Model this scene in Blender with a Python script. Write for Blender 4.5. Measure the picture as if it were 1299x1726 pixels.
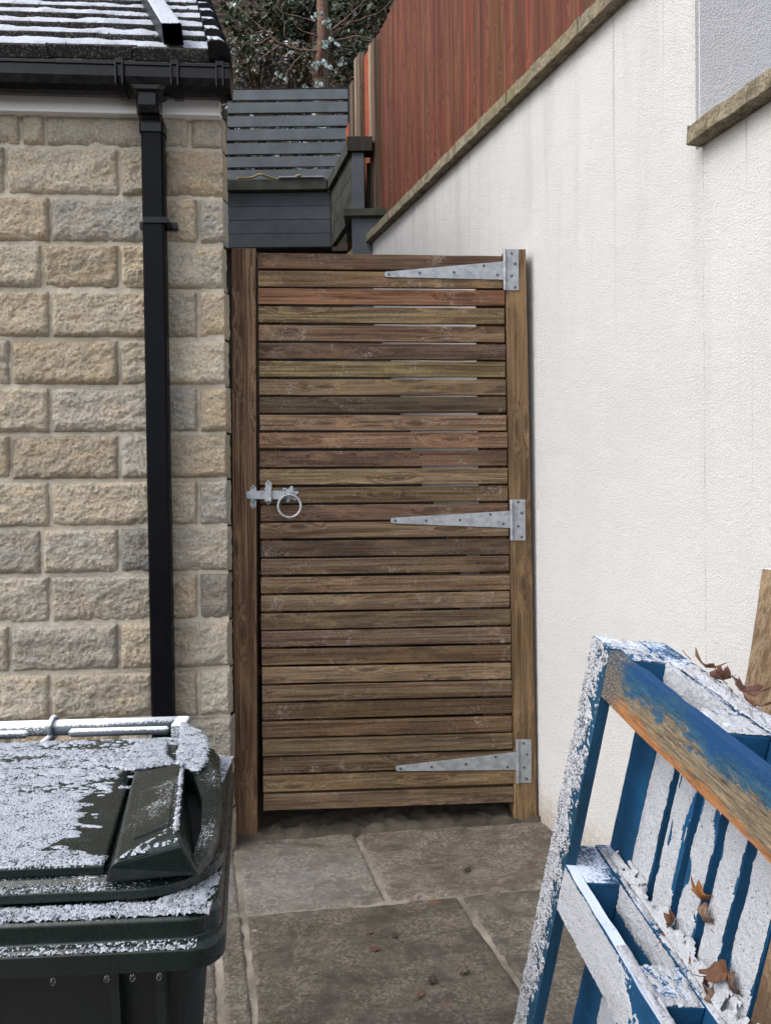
import bpy, math, random
from mathutils import Vector, Matrix, noise
random.seed(7)
for o in list(bpy.data.objects): bpy.data.objects.remove(o)
S = bpy.context.scene
COL = S.collection

# ------------------------------------------------------------------ camera
F, CX, CY, CAMH, ROLL = 1300.0, 649.5, 863.0, 1.35, 0.012
PITCH = math.atan(20 / F)
fw = Vector((0, math.cos(PITCH), -math.sin(PITCH))).normalized()
rt = Vector((1, 0, -ROLL)); rt = (rt - fw * rt.dot(fw)).normalized()
up = rt.cross(fw)
CAM = Vector((0, 0, CAMH))
cam = bpy.data.cameras.new('camera'); co = bpy.data.objects.new('camera', cam); COL.objects.link(co)
m = Matrix.Identity(4)
for i in range(3):
    m[i][0] = rt[i]; m[i][1] = up[i]; m[i][2] = -fw[i]; m[i][3] = CAM[i]
co.matrix_world = m
cam.sensor_fit = 'HORIZONTAL'; cam.sensor_width = 36; cam.lens = 36 * F / 1299
cam.clip_start = 0.02; cam.clip_end = 500
S.camera = co
S.render.resolution_x = 770; S.render.resolution_y = 1024

# ------------------------------------------------------------------ light
SUN_EL, SUN_AZ = math.radians(47), math.radians(240)   # azimuth clockwise from +Y
w = bpy.data.worlds.new('World'); S.world = w; w.use_nodes = True
wn = w.node_tree.nodes; wl = w.node_tree.links; wn.clear()
sky = wn.new('ShaderNodeTexSky'); sky.sky_type = 'NISHITA'; sky.sun_disc = False
sky.sun_elevation = SUN_EL; sky.sun_rotation = SUN_AZ; sky.dust_density = 3.0; sky.air_density = 1.0
hs = wn.new('ShaderNodeHueSaturation'); hs.inputs['Saturation'].default_value = 0.42
bg = wn.new('ShaderNodeBackground'); bg.inputs['Strength'].default_value = 0.15
wo = wn.new('ShaderNodeOutputWorld')
wl.new(sky.outputs[0], hs.inputs['Color']); wl.new(hs.outputs[0], bg.inputs[0]); wl.new(bg.outputs[0], wo.inputs[0])
sl = bpy.data.lights.new('sun', 'SUN'); sl.energy = 0.62; sl.angle = math.radians(38); sl.color = (1, .975, .94)
so = bpy.data.objects.new('sun', sl); COL.objects.link(so)
sd = Vector((math.sin(SUN_AZ) * math.cos(SUN_EL), math.cos(SUN_AZ) * math.cos(SUN_EL), math.sin(SUN_EL)))
so.rotation_euler = sd.to_track_quat('Z', 'Y').to_euler(); so.location = (-6, 0, 9)
S.view_settings.view_transform = 'Standard'; S.view_settings.look = 'None'
S.view_settings.gamma = 1; S.view_settings.exposure = 1.0

# ------------------------------------------------------------------ projection helpers
def ray(px, py):
    return fw + rt * ((px - CX) / F) - up * ((py - CY) / F)
def G(px, py, z=0.0):
    d = ray(px, py); return CAM + d * ((z - CAMH) / d.z)
def Py(px, py, Y):
    d = ray(px, py); return CAM + d * (Y / d.y)
class Frame:
    def __init__(s, o, ex, ey, ez):
        s.o = Vector(o); s.a = [Vector(ex).normalized(), Vector(ey).normalized(), Vector(ez).normalized()]
        M = Matrix.Identity(4)
        for i in range(3):
            for j in range(3): M[i][j] = s.a[j][i]
            M[i][3] = s.o[i]
        s.M = M; s.Mi = M.inverted()
    def at(s, px, py, k=1, val=0.0):      # the point seen at (px,py) whose local coordinate k equals val
        d = ray(px, py); n = s.a[k]
        t = ((s.o + n * val - CAM).dot(n)) / d.dot(n)
        return s.Mi @ (CAM + d * t)

# ------------------------------------------------------------------ mesh helpers
def fbm(p, o=4, H=1.0): return noise.fractal(Vector(p), H, 2.1, o)
class MB:
    def __init__(s): s.v = []; s.f = []; s.c = []; s.r = []; s.t = []; s.col = (1, 1, 1); s.rnd = 0.0
    def pv(s, p, t=0.0):
        s.v.append(tuple(p)); s.c.append((*s.col, 1)); s.r.append(s.rnd); s.t.append(t); return len(s.v) - 1
    def set(s, col=None, rnd=None):
        if col: s.col = col
        s.rnd = random.random() * 50 if rnd is None else rnd
        return s
    def hexa(s, p):          # 4 bottom ccw, 4 top ccw
        i = [s.pv(q) for q in p]
        for q in ((3, 2, 1, 0), (4, 5, 6, 7), (0, 1, 5, 4), (1, 2, 6, 5), (2, 3, 7, 6), (3, 0, 4, 7)):
            s.f.append([i[k] for k in q])
    def box(s, x0, x1, y0, y1, z0, z1):
        s.hexa([(x0, y0, z0), (x1, y0, z0), (x1, y1, z0), (x0, y1, z0), (x0, y0, z1), (x1, y0, z1), (x1, y1, z1), (x0, y1, z1)])
    def plank(s, a, b, wv, tv, n=24, jag=0.0, seed=0, edge=0.0):
        # a board subdivided along a->b; wv, tv: full width and thickness vectors from the corner line
        a, b, wv, tv = map(Vector, (a, b, wv, tv)); L = (b - a).length; rows = []
        m = 5
        for i in range(n + 1):
            u = i / n; p = a.lerp(b, u); q = []
            for j, (cw, ct) in enumerate([(k / m, 0) for k in range(m + 1)] + [(k / m, 1) for k in range(m, -1, -1)]):
                jx = noise.noise(Vector((u * L * 9, j * 1.7 + seed * 3.1, seed))) * jag
                jy = noise.noise(Vector((u * L * 23, j * 2.7 + seed * 7.1, seed + 9))) * jag * .6
                sgn = -1 if cw == 0 else (1 if cw == 1 else 0)
                ee = edge * max(0, noise.noise(Vector((u * L * 14, sgn * 5 + seed, 3.3)))) * (-sgn)
                q.append(s.pv(p + wv * cw + wv.normalized() * ((jx if sgn else 0) + ee) + tv * ct + tv.normalized() * (jy * (.5 if ct else 1)), cw))
            rows.append(q)
        k = len(rows[0])
        for i in range(n):
            for j in range(k):
                s.f.append([rows[i][j], rows[i][(j + 1) % k], rows[i + 1][(j + 1) % k], rows[i + 1][j]])
        s.f.append(rows[0][::-1]); s.f.append(rows[-1])
    def tube(s, pts, r, n=12, caps=True, closed=False):
        pts = [Vector(p) for p in pts]; R = r if isinstance(r, (list, tuple)) else [r] * len(pts); rows = []
        pr = None
        for i, p in enumerate(pts):
            if closed: t = (pts[(i + 1) % len(pts)] - pts[i - 1]).normalized()
            else: t = (pts[min(i + 1, len(pts) - 1)] - pts[max(i - 1, 0)]).normalized()
            if pr is None: x = t.orthogonal().normalized()
            else: x = (pr - t * pr.dot(t)).normalized()
            pr = x; y = t.cross(x)
            rows.append([s.pv(p + (x * math.cos(2 * math.pi * k / n) + y * math.sin(2 * math.pi * k / n)) * R[i]) for k in range(n)])
        m_ = len(rows) if closed else len(rows) - 1
        for i in range(m_):
            a, b = rows[i], rows[(i + 1) % len(rows)]
            for k in range(n): s.f.append([a[k], a[(k + 1) % n], b[(k + 1) % n], b[k]])
        if caps and not closed: s.f.append(rows[0][::-1]); s.f.append(rows[-1])
    def prism(s, poly, d):    # poly: 3D points, extruded by vector d
        d = Vector(d); a = [s.pv(p) for p in poly]; b = [s.pv(Vector(p) + d) for p in poly]; n = len(poly)
        s.f.append(a); s.f.append(b[::-1])
        for i in range(n): s.f.append([a[(i + 1) % n], a[i], b[i], b[(i + 1) % n]])
    def grid(s, fn, nu, nv, cond=None):
        idx = {}
        def g(i, j):
            if (i, j) not in idx: idx[(i, j)] = s.pv(fn(i / nu, j / nv))
            return idx[(i, j)]
        for i in range(nu):
            for j in range(nv):
                if cond and not cond((i + .5) / nu, (j + .5) / nv): continue
                s.f.append([g(i, j), g(i + 1, j), g(i + 1, j + 1), g(i, j + 1)])
    def crust(s, P, mask, thick, res, grain=0.002, gs=260.0, seed=0, nrm=None):
        # bumpy frost or snow lying on a patch P(u,v); mask>0 where it lies
        P00, P10, P01 = Vector(P(0, 0)), Vector(P(1, 0)), Vector(P(0, 1))
        lu = (P10 - P00).length; lv = (P01 - P00).length
        nu = max(2, int(lu / res)); nv = max(2, int(lv / res))
        n_ = Vector(nrm).normalized() if nrm else (P10 - P00).cross(P01 - P00).normalized()
        ms = [[mask(i / nu, j / nv) for j in range(nv + 1)] for i in range(nu + 1)]
        def fn(u, v):
            mm = ms[round(u * nu)][round(v * nv)]; p = Vector(P(u, v))
            k = max(0, min(1, mm * 5)); k = k ** .6
            q = p * gs * .12 + Vector((seed, 0, 0)); g = noise.noise(p * gs + Vector((seed, 3, 1)))
            h = k * (thick * (.75 + .6 * noise.noise(q)) + grain * g) - (0.0015 if mm <= 0 else 0)
            return p + n_ * h + Vector((noise.noise(p * gs * .9 + Vector((5, 5, 5))),) * 3) * grain * .25
        s.grid(fn, nu, nv, lambda u, v: ms[min(nu, int(u * nu))][min(nv, int(v * nv))] > 0 or ms[min(nu, int(u * nu) + 1)][min(nv, int(v * nv) + 1)] > 0)
    def build(s, name, mat, parent=None, bevel=0, smooth=False, origin=None, M=None, seg=2):
        me = bpy.data.meshes.new(name)
        o_ = Vector(origin) if origin is not None else Vector((0, 0, 0))
        me.from_pydata([tuple(Vector(v) - o_) for v in s.v], [], s.f); me.validate(); me.update()
        if len(me.vertices) == len(s.v):
            a = me.attributes.new('tint', 'FLOAT_COLOR', 'POINT'); a.data.foreach_set('color', [x for c in s.c for x in c])
            a = me.attributes.new('rnd', 'FLOAT', 'POINT'); a.data.foreach_set('value', s.r)
            a = me.attributes.new('tt', 'FLOAT', 'POINT'); a.data.foreach_set('value', s.t)
        for mm in (mat if isinstance(mat, (list, tuple)) else [mat]): me.materials.append(mm)
        if smooth: me.polygons.foreach_set('use_smooth', [True] * len(me.polygons))
        o = bpy.data.objects.new(name, me); COL.objects.link(o)
        if parent: o.parent = parent
        o.location = o_
        if M is not None: o.matrix_world = M
        if bevel:
            b = o.modifiers.new('bevel', 'BEVEL'); b.width = bevel; b.segments = seg; b.limit_method = 'ANGLE'; b.angle_limit = math.radians(40)
        return o
def tag(o, label=None, cat=None, group=None, kind=None):
    for k, v in (('label', label), ('category', cat), ('group', group), ('kind', kind)):
        if v: o[k] = v
    return o
def thing(name, label, cat, M=None, loc=None, group=None):
    o = bpy.data.objects.new(name, None); COL.objects.link(o); o.empty_display_size = .1
    if M is not None: o.matrix_world = M
    if loc is not None: o.location = loc
    return tag(o, label, cat, group)

# ------------------------------------------------------------------ material helpers
class NT:
    def __init__(s, name):
        s.m = bpy.data.materials.new(name); s.m.use_nodes = True; s.t = s.m.node_tree; s.t.nodes.clear()
        s.out = s.t.nodes.new('ShaderNodeOutputMaterial'); s.bs = s.t.nodes.new('ShaderNodeBsdfPrincipled')
        s.t.links.new(s.bs.outputs[0], s.out.inputs[0])
    def n(s, ty, ins=None, out=0, **at):
        nd = s.t.nodes.new('ShaderNode' + ty)
        for k, v in at.items(): setattr(nd, k, v)
        for k, v in (ins or {}).items():
            sk = nd.inputs[k]
            if hasattr(v, 'is_linked') or isinstance(v, bpy.types.NodeSocket): s.t.links.new(v, sk)
            else: sk.default_value = v
        return nd.outputs[out]
    def co(s, scale=(1, 1, 1), which='Object', off=None):
        c = s.n('TexCoord'); nd = s.t.nodes[-1]; c = nd.outputs[which]
        if off is not None: c = s.n('VectorMath', {0: c, 1: off}, operation='ADD')
        return s.n('Mapping', {'Vector': c, 'Scale': scale})
    def attr(s, nm, out='Fac'):
        nd = s.t.nodes.new('ShaderNodeAttribute'); nd.attribute_name = nm; return nd.outputs[out]
    def noise(s, vec, scale, detail=6, rough=.6, dist=0): return s.n('TexNoise', {'Vector': vec, 'Scale': scale, 'Detail': detail, 'Roughness': rough, 'Distortion': dist})
    def vor(s, vec, scale, feature='F1', out='Distance', **k):
        nd = s.t.nodes.new('ShaderNodeTexVoronoi'); nd.feature = feature; s.t.links.new(vec, nd.inputs['Vector']); nd.inputs['Scale'].default_value = scale
        return nd.outputs[out]
    def m_(s, op, a, b=0.0, c=0.0): return s.n('Math', {0: a, 1: b, 2: c}, operation=op)
    def rr(s, v, a, b, c=0.0, d=1.0): return s.n('MapRange', {'Value': v, 'From Min': a, 'From Max': b, 'To Min': c, 'To Max': d})
    def ramp(s, v, stops):
        nd = s.t.nodes.new('ShaderNodeValToRGB'); s.t.links.new(v, nd.inputs[0]); e = nd.color_ramp.elements
        while len(e) < len(stops): e.new(.5)
        for q, (p, c) in zip(e, stops): q.position = p; q.color = (*c, 1)
        return nd.outputs[0]
    def mix(s, f, a, b, ty='MIX'):
        nd = s.t.nodes.new('ShaderNodeMix'); nd.data_type = 'RGBA'; nd.blend_type = ty
        for sk, v in ((nd.inputs[0], f), (nd.inputs[6], a), (nd.inputs[7], b)):
            if isinstance(v, bpy.types.NodeSocket): s.t.links.new(v, sk)
            else: sk.default_value = v if isinstance(v, float) else (*v, 1) if len(v) == 3 else v
        return nd.outputs[2]
    def bump(s, h, st, dist=.01, prev=None):
        ins = {'Height': h, 'Strength': st, 'Distance': dist}
        if prev is not None: ins['Normal'] = prev
        return s.n('Bump', ins)
    def up(s):      # how far the face looks up (true geometry)
        nd = s.t.nodes.new('ShaderNodeNewGeometry'); x = s.t.nodes.new('ShaderNodeSeparateXYZ'); s.t.links.new(nd.outputs['Normal'], x.inputs[0]); return x.outputs[2]
    def fin(s, col, rough=.8, nrm=None, metal=0.0, spec=.3):
        for k, v in (('Base Color', col), ('Roughness', rough), ('Normal', nrm), ('Metallic', metal), ('Specular IOR Level', spec)):
            if v is None: continue
            if isinstance(v, bpy.types.NodeSocket): s.t.links.new(v, s.bs.inputs[k])
            else: s.bs.inputs[k].default_value = (*v, 1) if isinstance(v, tuple) else v
        return s.m
    def frost(s, col, vec, amt=.5, fine=90.0, big=4.0, bias=0.0, white=(.78, .81, .86)):
        a = s.noise(vec, big, 3, .6); b = s.noise(vec, fine, 4, .7)
        u = s.rr(s.up(), .2, .9, 0, 1)
        x = s.m_('ADD', s.m_('MULTIPLY', a, .9), s.m_('MULTIPLY', b, .9)); x = s.m_('ADD', x, s.m_('MULTIPLY', u, amt))
        f = s.rr(x, 1.12 - bias, 1.28 - bias)
        return s.mix(f, col, white), f

def frost_mat(name, tint=(.80, .82, .87), g=170.0):
    n = NT(name); v = n.co(); a = n.noise(v, g, 5, .75); b = n.vor(v, g * .8); c = n.noise(v, 25.0, 4, .6)
    col = n.mix(n.rr(a, .3, .62), tuple(x * .66 for x in tint), tint)
    col = n.mix(n.rr(c, .25, .7, 0, .35), col, tuple(x * .85 for x in tint))
    nr = n.bump(a, .9, .004, n.bump(b, .5, .003))
    n.bs.inputs['Subsurface Weight'].default_value = .15; n.bs.inputs['Subsurface Radius'].default_value = (.01, .012, .015)
    return n.fin(col, .65, nr, 0.0, .35)

def wood(name, axis, base=None, k=1.0, frost=0.0, dark=.55, knots=True, tint=True, blotch=True, rough=.75, grain=1.0, speck=0.0):
    n = NT(name); rnd = n.attr('rnd'); off = n.n('CombineXYZ', {0: rnd, 1: rnd, 2: rnd})
    sc = [105.0 * grain, 105.0 * grain, 105.0 * grain]; sc[axis] = 2.2
    sk = [11.0] * 3; sk[axis] = 3.4
    c0 = n.co((1, 1, 1), off=off)
    n.n('SeparateXYZ', {0: c0}); sp_ = n.t.nodes[-1]
    al, ac = (sp_.outputs[0], sp_.outputs[2]) if axis == 0 else ((sp_.outputs[2], sp_.outputs[0]) if axis == 2 else (sp_.outputs[1], sp_.outputs[2]))
    ac = n.m_('ADD', ac, n.m_('MULTIPLY', n.noise(c0, 60.0, 2), .008))
    vk2 = n.n('CombineXYZ', {0: n.m_('MULTIPLY', al, 3.2), 1: n.m_('MULTIPLY', ac, 16.0)})
    kd = n.vor(vk2, 1.0); n.t.nodes[-1].voronoi_dimensions = '2D'
    kc = n.vor(vk2, 1.0, out='Color'); n.t.nodes[-1].voronoi_dimensions = '2D'; kr = n.n('SeparateColor', {0: kc})
    kd = n.m_('SQRT', n.m_('ADD', n.m_('MULTIPLY', kd, kd), 0.0))
    on = n.rr(kr, .52, .54)
    near = n.m_('MULTIPLY', n.rr(kd, .45, .04), on)
    knot = n.m_('MULTIPLY', n.rr(kd, .17, .06), on)
    vg = n.n('Mapping', {'Vector': c0, 'Scale': tuple(sc)})
    disp = n.n('VectorMath', {0: n.n('CombineXYZ', {0: near, 1: near, 2: near}), 'Scale': 3.2}, operation='SCALE')
    vg = n.n('VectorMath', {0: vg, 1: disp}, operation='ADD')
    g = n.noise(vg, 1.0, 8, .62, .5)
    broad = n.noise(n.n('Mapping', {'Vector': c0, 'Scale': tuple(.10 * q if i_ != axis else .3 * q for i_, q in enumerate(sc))}), 1.0, 4, .6, .4)
    col = n.attr('tint', 'Color') if tint else n.mix(0.0, base, base)
    dk = n.mix(1.0, col, (dark * .60, dark * .46, dark * .36), 'MULTIPLY')
    lt = n.mix(1.0, col, (1.35, 1.32, 1.25), 'MULTIPLY')
    c = n.mix(n.rr(g, .40, .60), dk, lt)
    c = n.mix(n.rr(broad, .42, .66, 0, .75), c, dk)
    if not blotch: lt2 = c
    bl = n.noise(n.n('Mapping', {'Vector': c0, 'Scale': tuple(3.0 if q == axis else 14.0 for q in range(3))}), 1.0, 5, .65, .8)
    c = n.mix(n.rr(bl, .5, .72, 0, .7), c, n.mix(1.0, lt, (1.22, 1.12, .95), 'MULTIPLY'))
    c = n.mix(n.rr(bl, .46, .3, 0, .5), c, n.mix(1.0, c, (.72, .55, .45), 'MULTIPLY'))
    if knots: c = n.mix(n.m_('MULTIPLY', knot, .92), c, tuple(.06 * q for q in (1, .6, .4)))
    fine = n.noise(n.co((1, 1, 1)), 240.0, 3, .7)
    c = n.mix(n.rr(fine, .46, .62, 0, .6), c, dk)
    c = n.mix(n.rr(fine, .44, .34, 0, .35), c, lt)
    if not blotch: c = lt2
    if frost or speck:
        f1, ff = n.frost(c, n.co(), .5 if axis == 2 else .12, 130.0, 5.0, frost)
        c = f1
        if speck:
            a = n.noise(n.co((1, 1, 1)), 190.0, 5, .8); b = n.noise(n.co((1, 1, 1), off=off), 7.0, 4, .65, 1.0); d = n.noise(n.co((1, 1, 1)), 55.0, 5, .8)
            x = n.m_('ADD', n.m_('ADD', n.m_('MULTIPLY', a, .8), n.m_('MULTIPLY', b, .7)), n.m_('MULTIPLY', d, .45))
            c = n.mix(n.m_('MULTIPLY', n.rr(x, 1.12 - speck, 1.24 - speck), .45), c, (.50, .46, .42))
    h = n.m_('ADD', g, n.m_('MULTIPLY', fine, .4))
    return n.fin(c, rough, n.bump(h, .55, .003), 0.0, .25)

def plain(name, col, rough=.5, bs=40.0, bst=.1, var=.15, spec=.4, metal=0.0, frost=0.0, bias=0.0, fine=120.0):
    n = NT(name); v = n.co(); a = n.noise(v, bs, 5, .6); b = n.noise(v, 5.0, 4, .6)
    c = n.mix(n.rr(b, .3, .7), tuple(x * (1 - var) for x in col), tuple(min(1, x * (1 + var)) for x in col))
    r = n.rr(a, .3, .7, rough - .08, rough + .1)
    if frost: c, f = n.frost(c, v, frost, fine, 7.0, bias); r = n.m_('MAXIMUM', r, f)
    return n.fin(c, r, n.bump(a, bst, .004), metal, spec)

def mat_stone():
    n = NT('pitched_sandstone'); v = n.co(); t = n.attr('tint', 'Color')
    a = n.noise(v, 14.0, 6, .65); b = n.noise(v, 110.0, 6, .7); c = n.noise(n.co((1, 1, 2.6)), 6.0, 5, .6, .6)
    col = n.mix(n.rr(c, .46, .68, 0, .7), t, n.mix(1.0, t, (1.08, .90, .72), 'MULTIPLY'))
    col = n.mix(n.rr(a, .35, .7, 0, .6), col, n.mix(1.0, t, (.62, .64, .66), 'MULTIPLY'))
    col = n.mix(n.rr(b, .42, .62, 0, .8), col, n.mix(1.0, col, (.58, .55, .52), 'MULTIPLY'))
    col = n.mix(n.rr(n.noise(v, 230.0, 4, .8), .5, .68, 0, .5), col, n.mix(1.0, t, (1.35, 1.32, 1.28), 'MULTIPLY'))
    return n.fin(col, .9, n.bump(b, 1.0, .008, n.bump(n.noise(v, 45.0, 8, .8), .7, .014)), 0.0, .15)

def mat_render(name, col, scale=1.0, stains=True):
    n = NT(name); v = n.co(); 
    a = n.vor(v, 230.0 * scale); b = n.noise(v, 150.0 * scale, 5, .75); big = n.noise(v, 1.6, 5, .6)
    h = n.m_('ADD', n.m_('MULTIPLY', a, .8), b)
    c = n.mix(n.rr(big, .35, .7), col, tuple(x * y for x, y in zip(col, (.93, .92, .92))))
    c = n.mix(n.rr(h, .82, .62, 0, .42), c, tuple(x * .50 for x in col))
    x = n.n('SeparateXYZ', {0: n.co()}); nd = n.t.nodes[-1]; xs, ys, zs = nd.outputs
    if stains:
        st = n.noise(n.n('CombineXYZ', {0: n.m_('MULTIPLY', xs, 30.0), 1: 0.0, 2: n.m_('MULTIPLY', zs, .35)}), 1.0, 3, .75, .2)
        st2 = n.noise(n.n('CombineXYZ', {0: n.m_('MULTIPLY', xs, 10.0), 1: 3.0, 2: n.m_('MULTIPLY', zs, .6)}), 1.0, 3, .6, .2)
        # just below the copings: the far run has its coping near 3.2 m, the near run near 2.4 m
        top = n.rr(n.m_('GREATER_THAN', xs, SC - .02), 0, 1, 3.25, 2.45)
        fall = n.rr(n.m_('SUBTRACT', top, zs), 0, 1.5, 1, 0)
        f = n.m_('MULTIPLY', n.m_('MULTIPLY', n.rr(st, .61, .67), fall), .6)
        f = n.m_('MULTIPLY', f, n.rr(n.noise(v, 9.0, 4, .7), .3, .65, .35, 1.0))
        c = n.mix(f, c, (.16, .14, .11))
        c = n.mix(n.m_('MULTIPLY', n.m_('MULTIPLY', n.rr(st2, .50, .68), fall), .34), c, (.33, .32, .30))
        # soil splash at the foot
        sp = n.m_('ADD', n.rr(zs, .42, .0), n.m_('MULTIPLY', n.noise(v, 38.0, 4, .8), .9))
        c = n.mix(n.rr(sp, .98, 1.45, 0, .8), c, (.27, .21, .14))
        # one hairline crack running down from the step in the wall
        wob = n.m_('MULTIPLY', n.m_('SUBTRACT', n.noise(n.n('CombineXYZ', {2: zs}), 7.0, 5, .6), .5), .025)
        cr = n.m_('ABSOLUTE', n.m_('SUBTRACT', n.m_('ADD', xs, wob), SC + .03))
        c = n.mix(n.m_('MULTIPLY', n.rr(cr, .0035, .0008), n.rr(n.noise(v, 12.0, 3), .42, .62, .0, .6)), c, (.3, .27, .22))
    return n.fin(c, .92, n.bump(h, .62, .0035, n.bump(n.noise(v, 9.0, 5, .6), .25, .02)), 0.0, .15)

def mat_flag():
    n = NT('riven_flagstone'); v = n.co(); t = n.attr('tint', 'Color'); r = n.attr('rnd')
    vv = n.co((1, 1, 1), off=n.n('CombineXYZ', {0: r, 1: r, 2: 0.0}))
    a = n.noise(vv, 4.2, 9, .75, .8); b = n.noise(vv, 42.0, 8, .8); c = n.noise(vv, 210.0, 5, .85); d = n.noise(n.co((1.0, 2.2, 1.0)), 9.0, 9, .78, 1.4)
    col = n.mix(n.rr(a, .35, .66), n.mix(1.0, t, (.42, .40, .36), 'MULTIPLY'), t)
    col = n.mix(n.rr(d, .46, .56, 0, .85), col, n.mix(1.0, t, (.42, .41, .39), 'MULTIPLY'))
    col = n.mix(n.m_('MULTIPLY', n.rr(n.noise(vv, 85.0, 8, .85), .47, .55, 0, .85), n.rr(n.noise(vv, 7.0, 7, .8), .42, .56)), col, n.mix(1.0, t, (1.7, 1.7, 1.66), 'MULTIPLY'))
    col = n.mix(n.rr(c, .5, .60, 0, .5), col, n.mix(1.0, t, (.35, .34, .3), 'MULTIPLY'))
    rust = n.m_('MULTIPLY', n.rr(n.noise(vv, 9.0, 2, .4), .72, .76), n.rr(b, .4, .55))
    col = n.mix(n.m_('MULTIPLY', rust, .7), col, (.20, .075, .04))
    gr = n.rr(n.noise(v, 2.3, 3, .5), .58, .75, 0, .15)
    col = n.mix(gr, col, (.085, .082, .045))
    # thin frost bloom left near the gate post
    s = n.n('SeparateXYZ', {0: n.co()}); nd = n.t.nodes[-1]
    dx = n.m_('SUBTRACT', nd.outputs[0], -.35); dy = n.m_('SUBTRACT', nd.outputs[1], 2.72)
    dd = n.m_('SQRT', n.m_('ADD', n.m_('MULTIPLY', dx, dx), n.m_('MULTIPLY', n.m_('MULTIPLY', dy, dy), 2.2)))
    fz = n.m_('MULTIPLY', n.rr(dd, .42, .02), n.rr(n.m_('ADD', n.m_('MULTIPLY', d, .5), n.m_('MULTIPLY', c, .6)), .44, .68))
    col = n.mix(n.m_('MULTIPLY', fz, .5), col, (.42, .42, .43))
    return n.fin(col, n.rr(a, .3, .7, .65, .9), n.bump(c, .5, .003, n.bump(d, .7, .012, n.bump(b, .6, .006))), 0.0, .3)

def mat_tint(name, rough=.6, var=.3, spec=.3, sc=60.0, bst=.3, trans=0.0):
    n = NT(name); v = n.co(); t = n.attr('tint', 'Color'); a = n.noise(v, sc, 5, .65)
    c = n.mix(n.rr(a, .3, .7), n.mix(1.0, t, (1 - var,) * 3, 'MULTIPLY'), n.mix(1.0, t, (1 + var,) * 3, 'MULTIPLY'))
    return n.fin(c, rough, n.bump(a, bst, .004), 0.0, spec)

def mat_tile():
    n = NT('mossy_concrete_tile'); v = n.co(); a = n.noise(v, 170.0, 3, .7); b = n.noise(v, 9.0, 5, .6); g = n.noise(v, 60.0, 3, .6)
    c = n.mix(n.rr(b, .3, .7), (.018, .018, .019), (.04, .038, .036))
    c = n.mix(n.m_('MULTIPLY', n.rr(a, .52, .64, 0, .8), n.rr(g, .35, .6)), c, (.32, .32, .29))
    c = n.mix(n.m_('MULTIPLY', n.rr(g, .55, .68), n.rr(b, .4, .6, 0, .6)), c, (.06, .085, .04))
    return n.fin(c, .9, n.bump(a, .6, .004), 0.0, .2)

def mat_galv():
    n = NT('galvanised_steel'); v = n.co(); a = n.vor(v, 55.0, out='Color'); s = n.n('SeparateColor', {0: a}); b = n.noise(v, 22.0, 5, .6)
    c = n.mix(n.rr(s, 0, 1), (.24, .26, .28), (.36, .385, .41)); c = n.mix(n.rr(b, .4, .7, 0, .4), c, (.48, .50, .54))
    return n.fin(c, n.rr(b, .3, .7, .42, .62), n.bump(n.noise(v, 200.0, 3), .08, .002), .45, .5)

def mat_blue(name, base=(.007, .075, .185), wear=0.0, frost=0.0, axis=1):
    n = NT(name); v = n.co(); sc = [45.0] * 3; sc[axis] = 3.5
    g = n.noise(n.co(tuple(sc)), 1.0, 7, .68, .3); b = n.noise(v, 10.0, 5, .6)
    c = n.mix(n.rr(b, .35, .68), base, (base[0] * .5 + .002, base[1] * .62, base[2] * .58))
    c = n.mix(n.rr(g, .55, .8, 0, .4), c, (.03, .17, .34))
    if wear: c = n.mix(n.rr(n.m_('ADD', n.m_('MULTIPLY', g, .6), n.m_('MULTIPLY', b, .5)), .72 - wear, .84 - wear), c, (.22, .17, .12))
    if frost: c, f = n.frost(c, v, .45, 170.0, 9.0, frost, (.60, .68, .84))
    return n.fin(c, .7, n.bump(g, .6, .004), 0.0, .25)

def mat_skid():
    n = NT('worn_blue_and_orange_board'); v = n.co(); t = n.attr('tt')
    g = n.noise(n.co((230, 16, 230)), 1.0, 10, .85, .4); b = n.noise(n.co((75, 34, 75)), 1.0, 10, .85, .8); f = n.noise(v, 300.0, 4, .8)
    big = n.noise(n.co((7, 4, 7)), 1.0, 4, .6)
    c = n.mix(n.rr(g, .40, .58), (.04, .037, .034), (.34, .265, .17))
    c = n.mix(n.rr(g, .58, .68, 0, .8), c, (.56, .48, .35))
    c = n.mix(n.rr(b, .52, .64, 0, .6), c, (.10, .085, .06))
    ob = n.m_('ADD', n.m_('SUBTRACT', 1.0, t), n.m_('ADD', n.m_('MULTIPLY', n.m_('SUBTRACT', b, .5), .9), n.m_('MULTIPLY', n.m_('SUBTRACT', big, .5), .7)))
    c = n.mix(n.rr(ob, .82, .88, 0, .85), c, n.mix(n.rr(g, .38, .56), (.17, .065, .03), (.46, .19, .06)))
    tb = n.m_('ADD', t, n.m_('ADD', n.m_('MULTIPLY', n.m_('SUBTRACT', b, .5), 1.7), n.m_('ADD', n.m_('MULTIPLY', n.m_('SUBTRACT', g, .5), .9), n.m_('MULTIPLY', n.m_('SUBTRACT', big, .5), 1.1))))
    c = n.mix(n.rr(tb, .60, .63, 0, .92), c, n.mix(n.rr(g, .4, .6), (.010, .05, .10), (.02, .13, .24)))
    c = n.mix(n.rr(tb, .88, .93), c, (.012, .07, .20))
    c = n.mix(n.rr(f, .60, .74, 0, .4), c, (.6, .6, .6))
    # weathered grey end
    s = n.n('SeparateXYZ', {0: v}); nd = n.t.nodes[-1]
    e = n.rr(n.m_('ADD', nd.outputs[1], n.m_('MULTIPLY', b, .06)), -.125, -.085)
    c = n.mix(n.m_('MULTIPLY', e, .85), c, n.mix(n.rr(f, .5, .62), (.055, .05, .04), (.42, .42, .42)))
    return n.fin(c, .8, n.bump(g, .9, .005), 0.0, .2)

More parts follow.
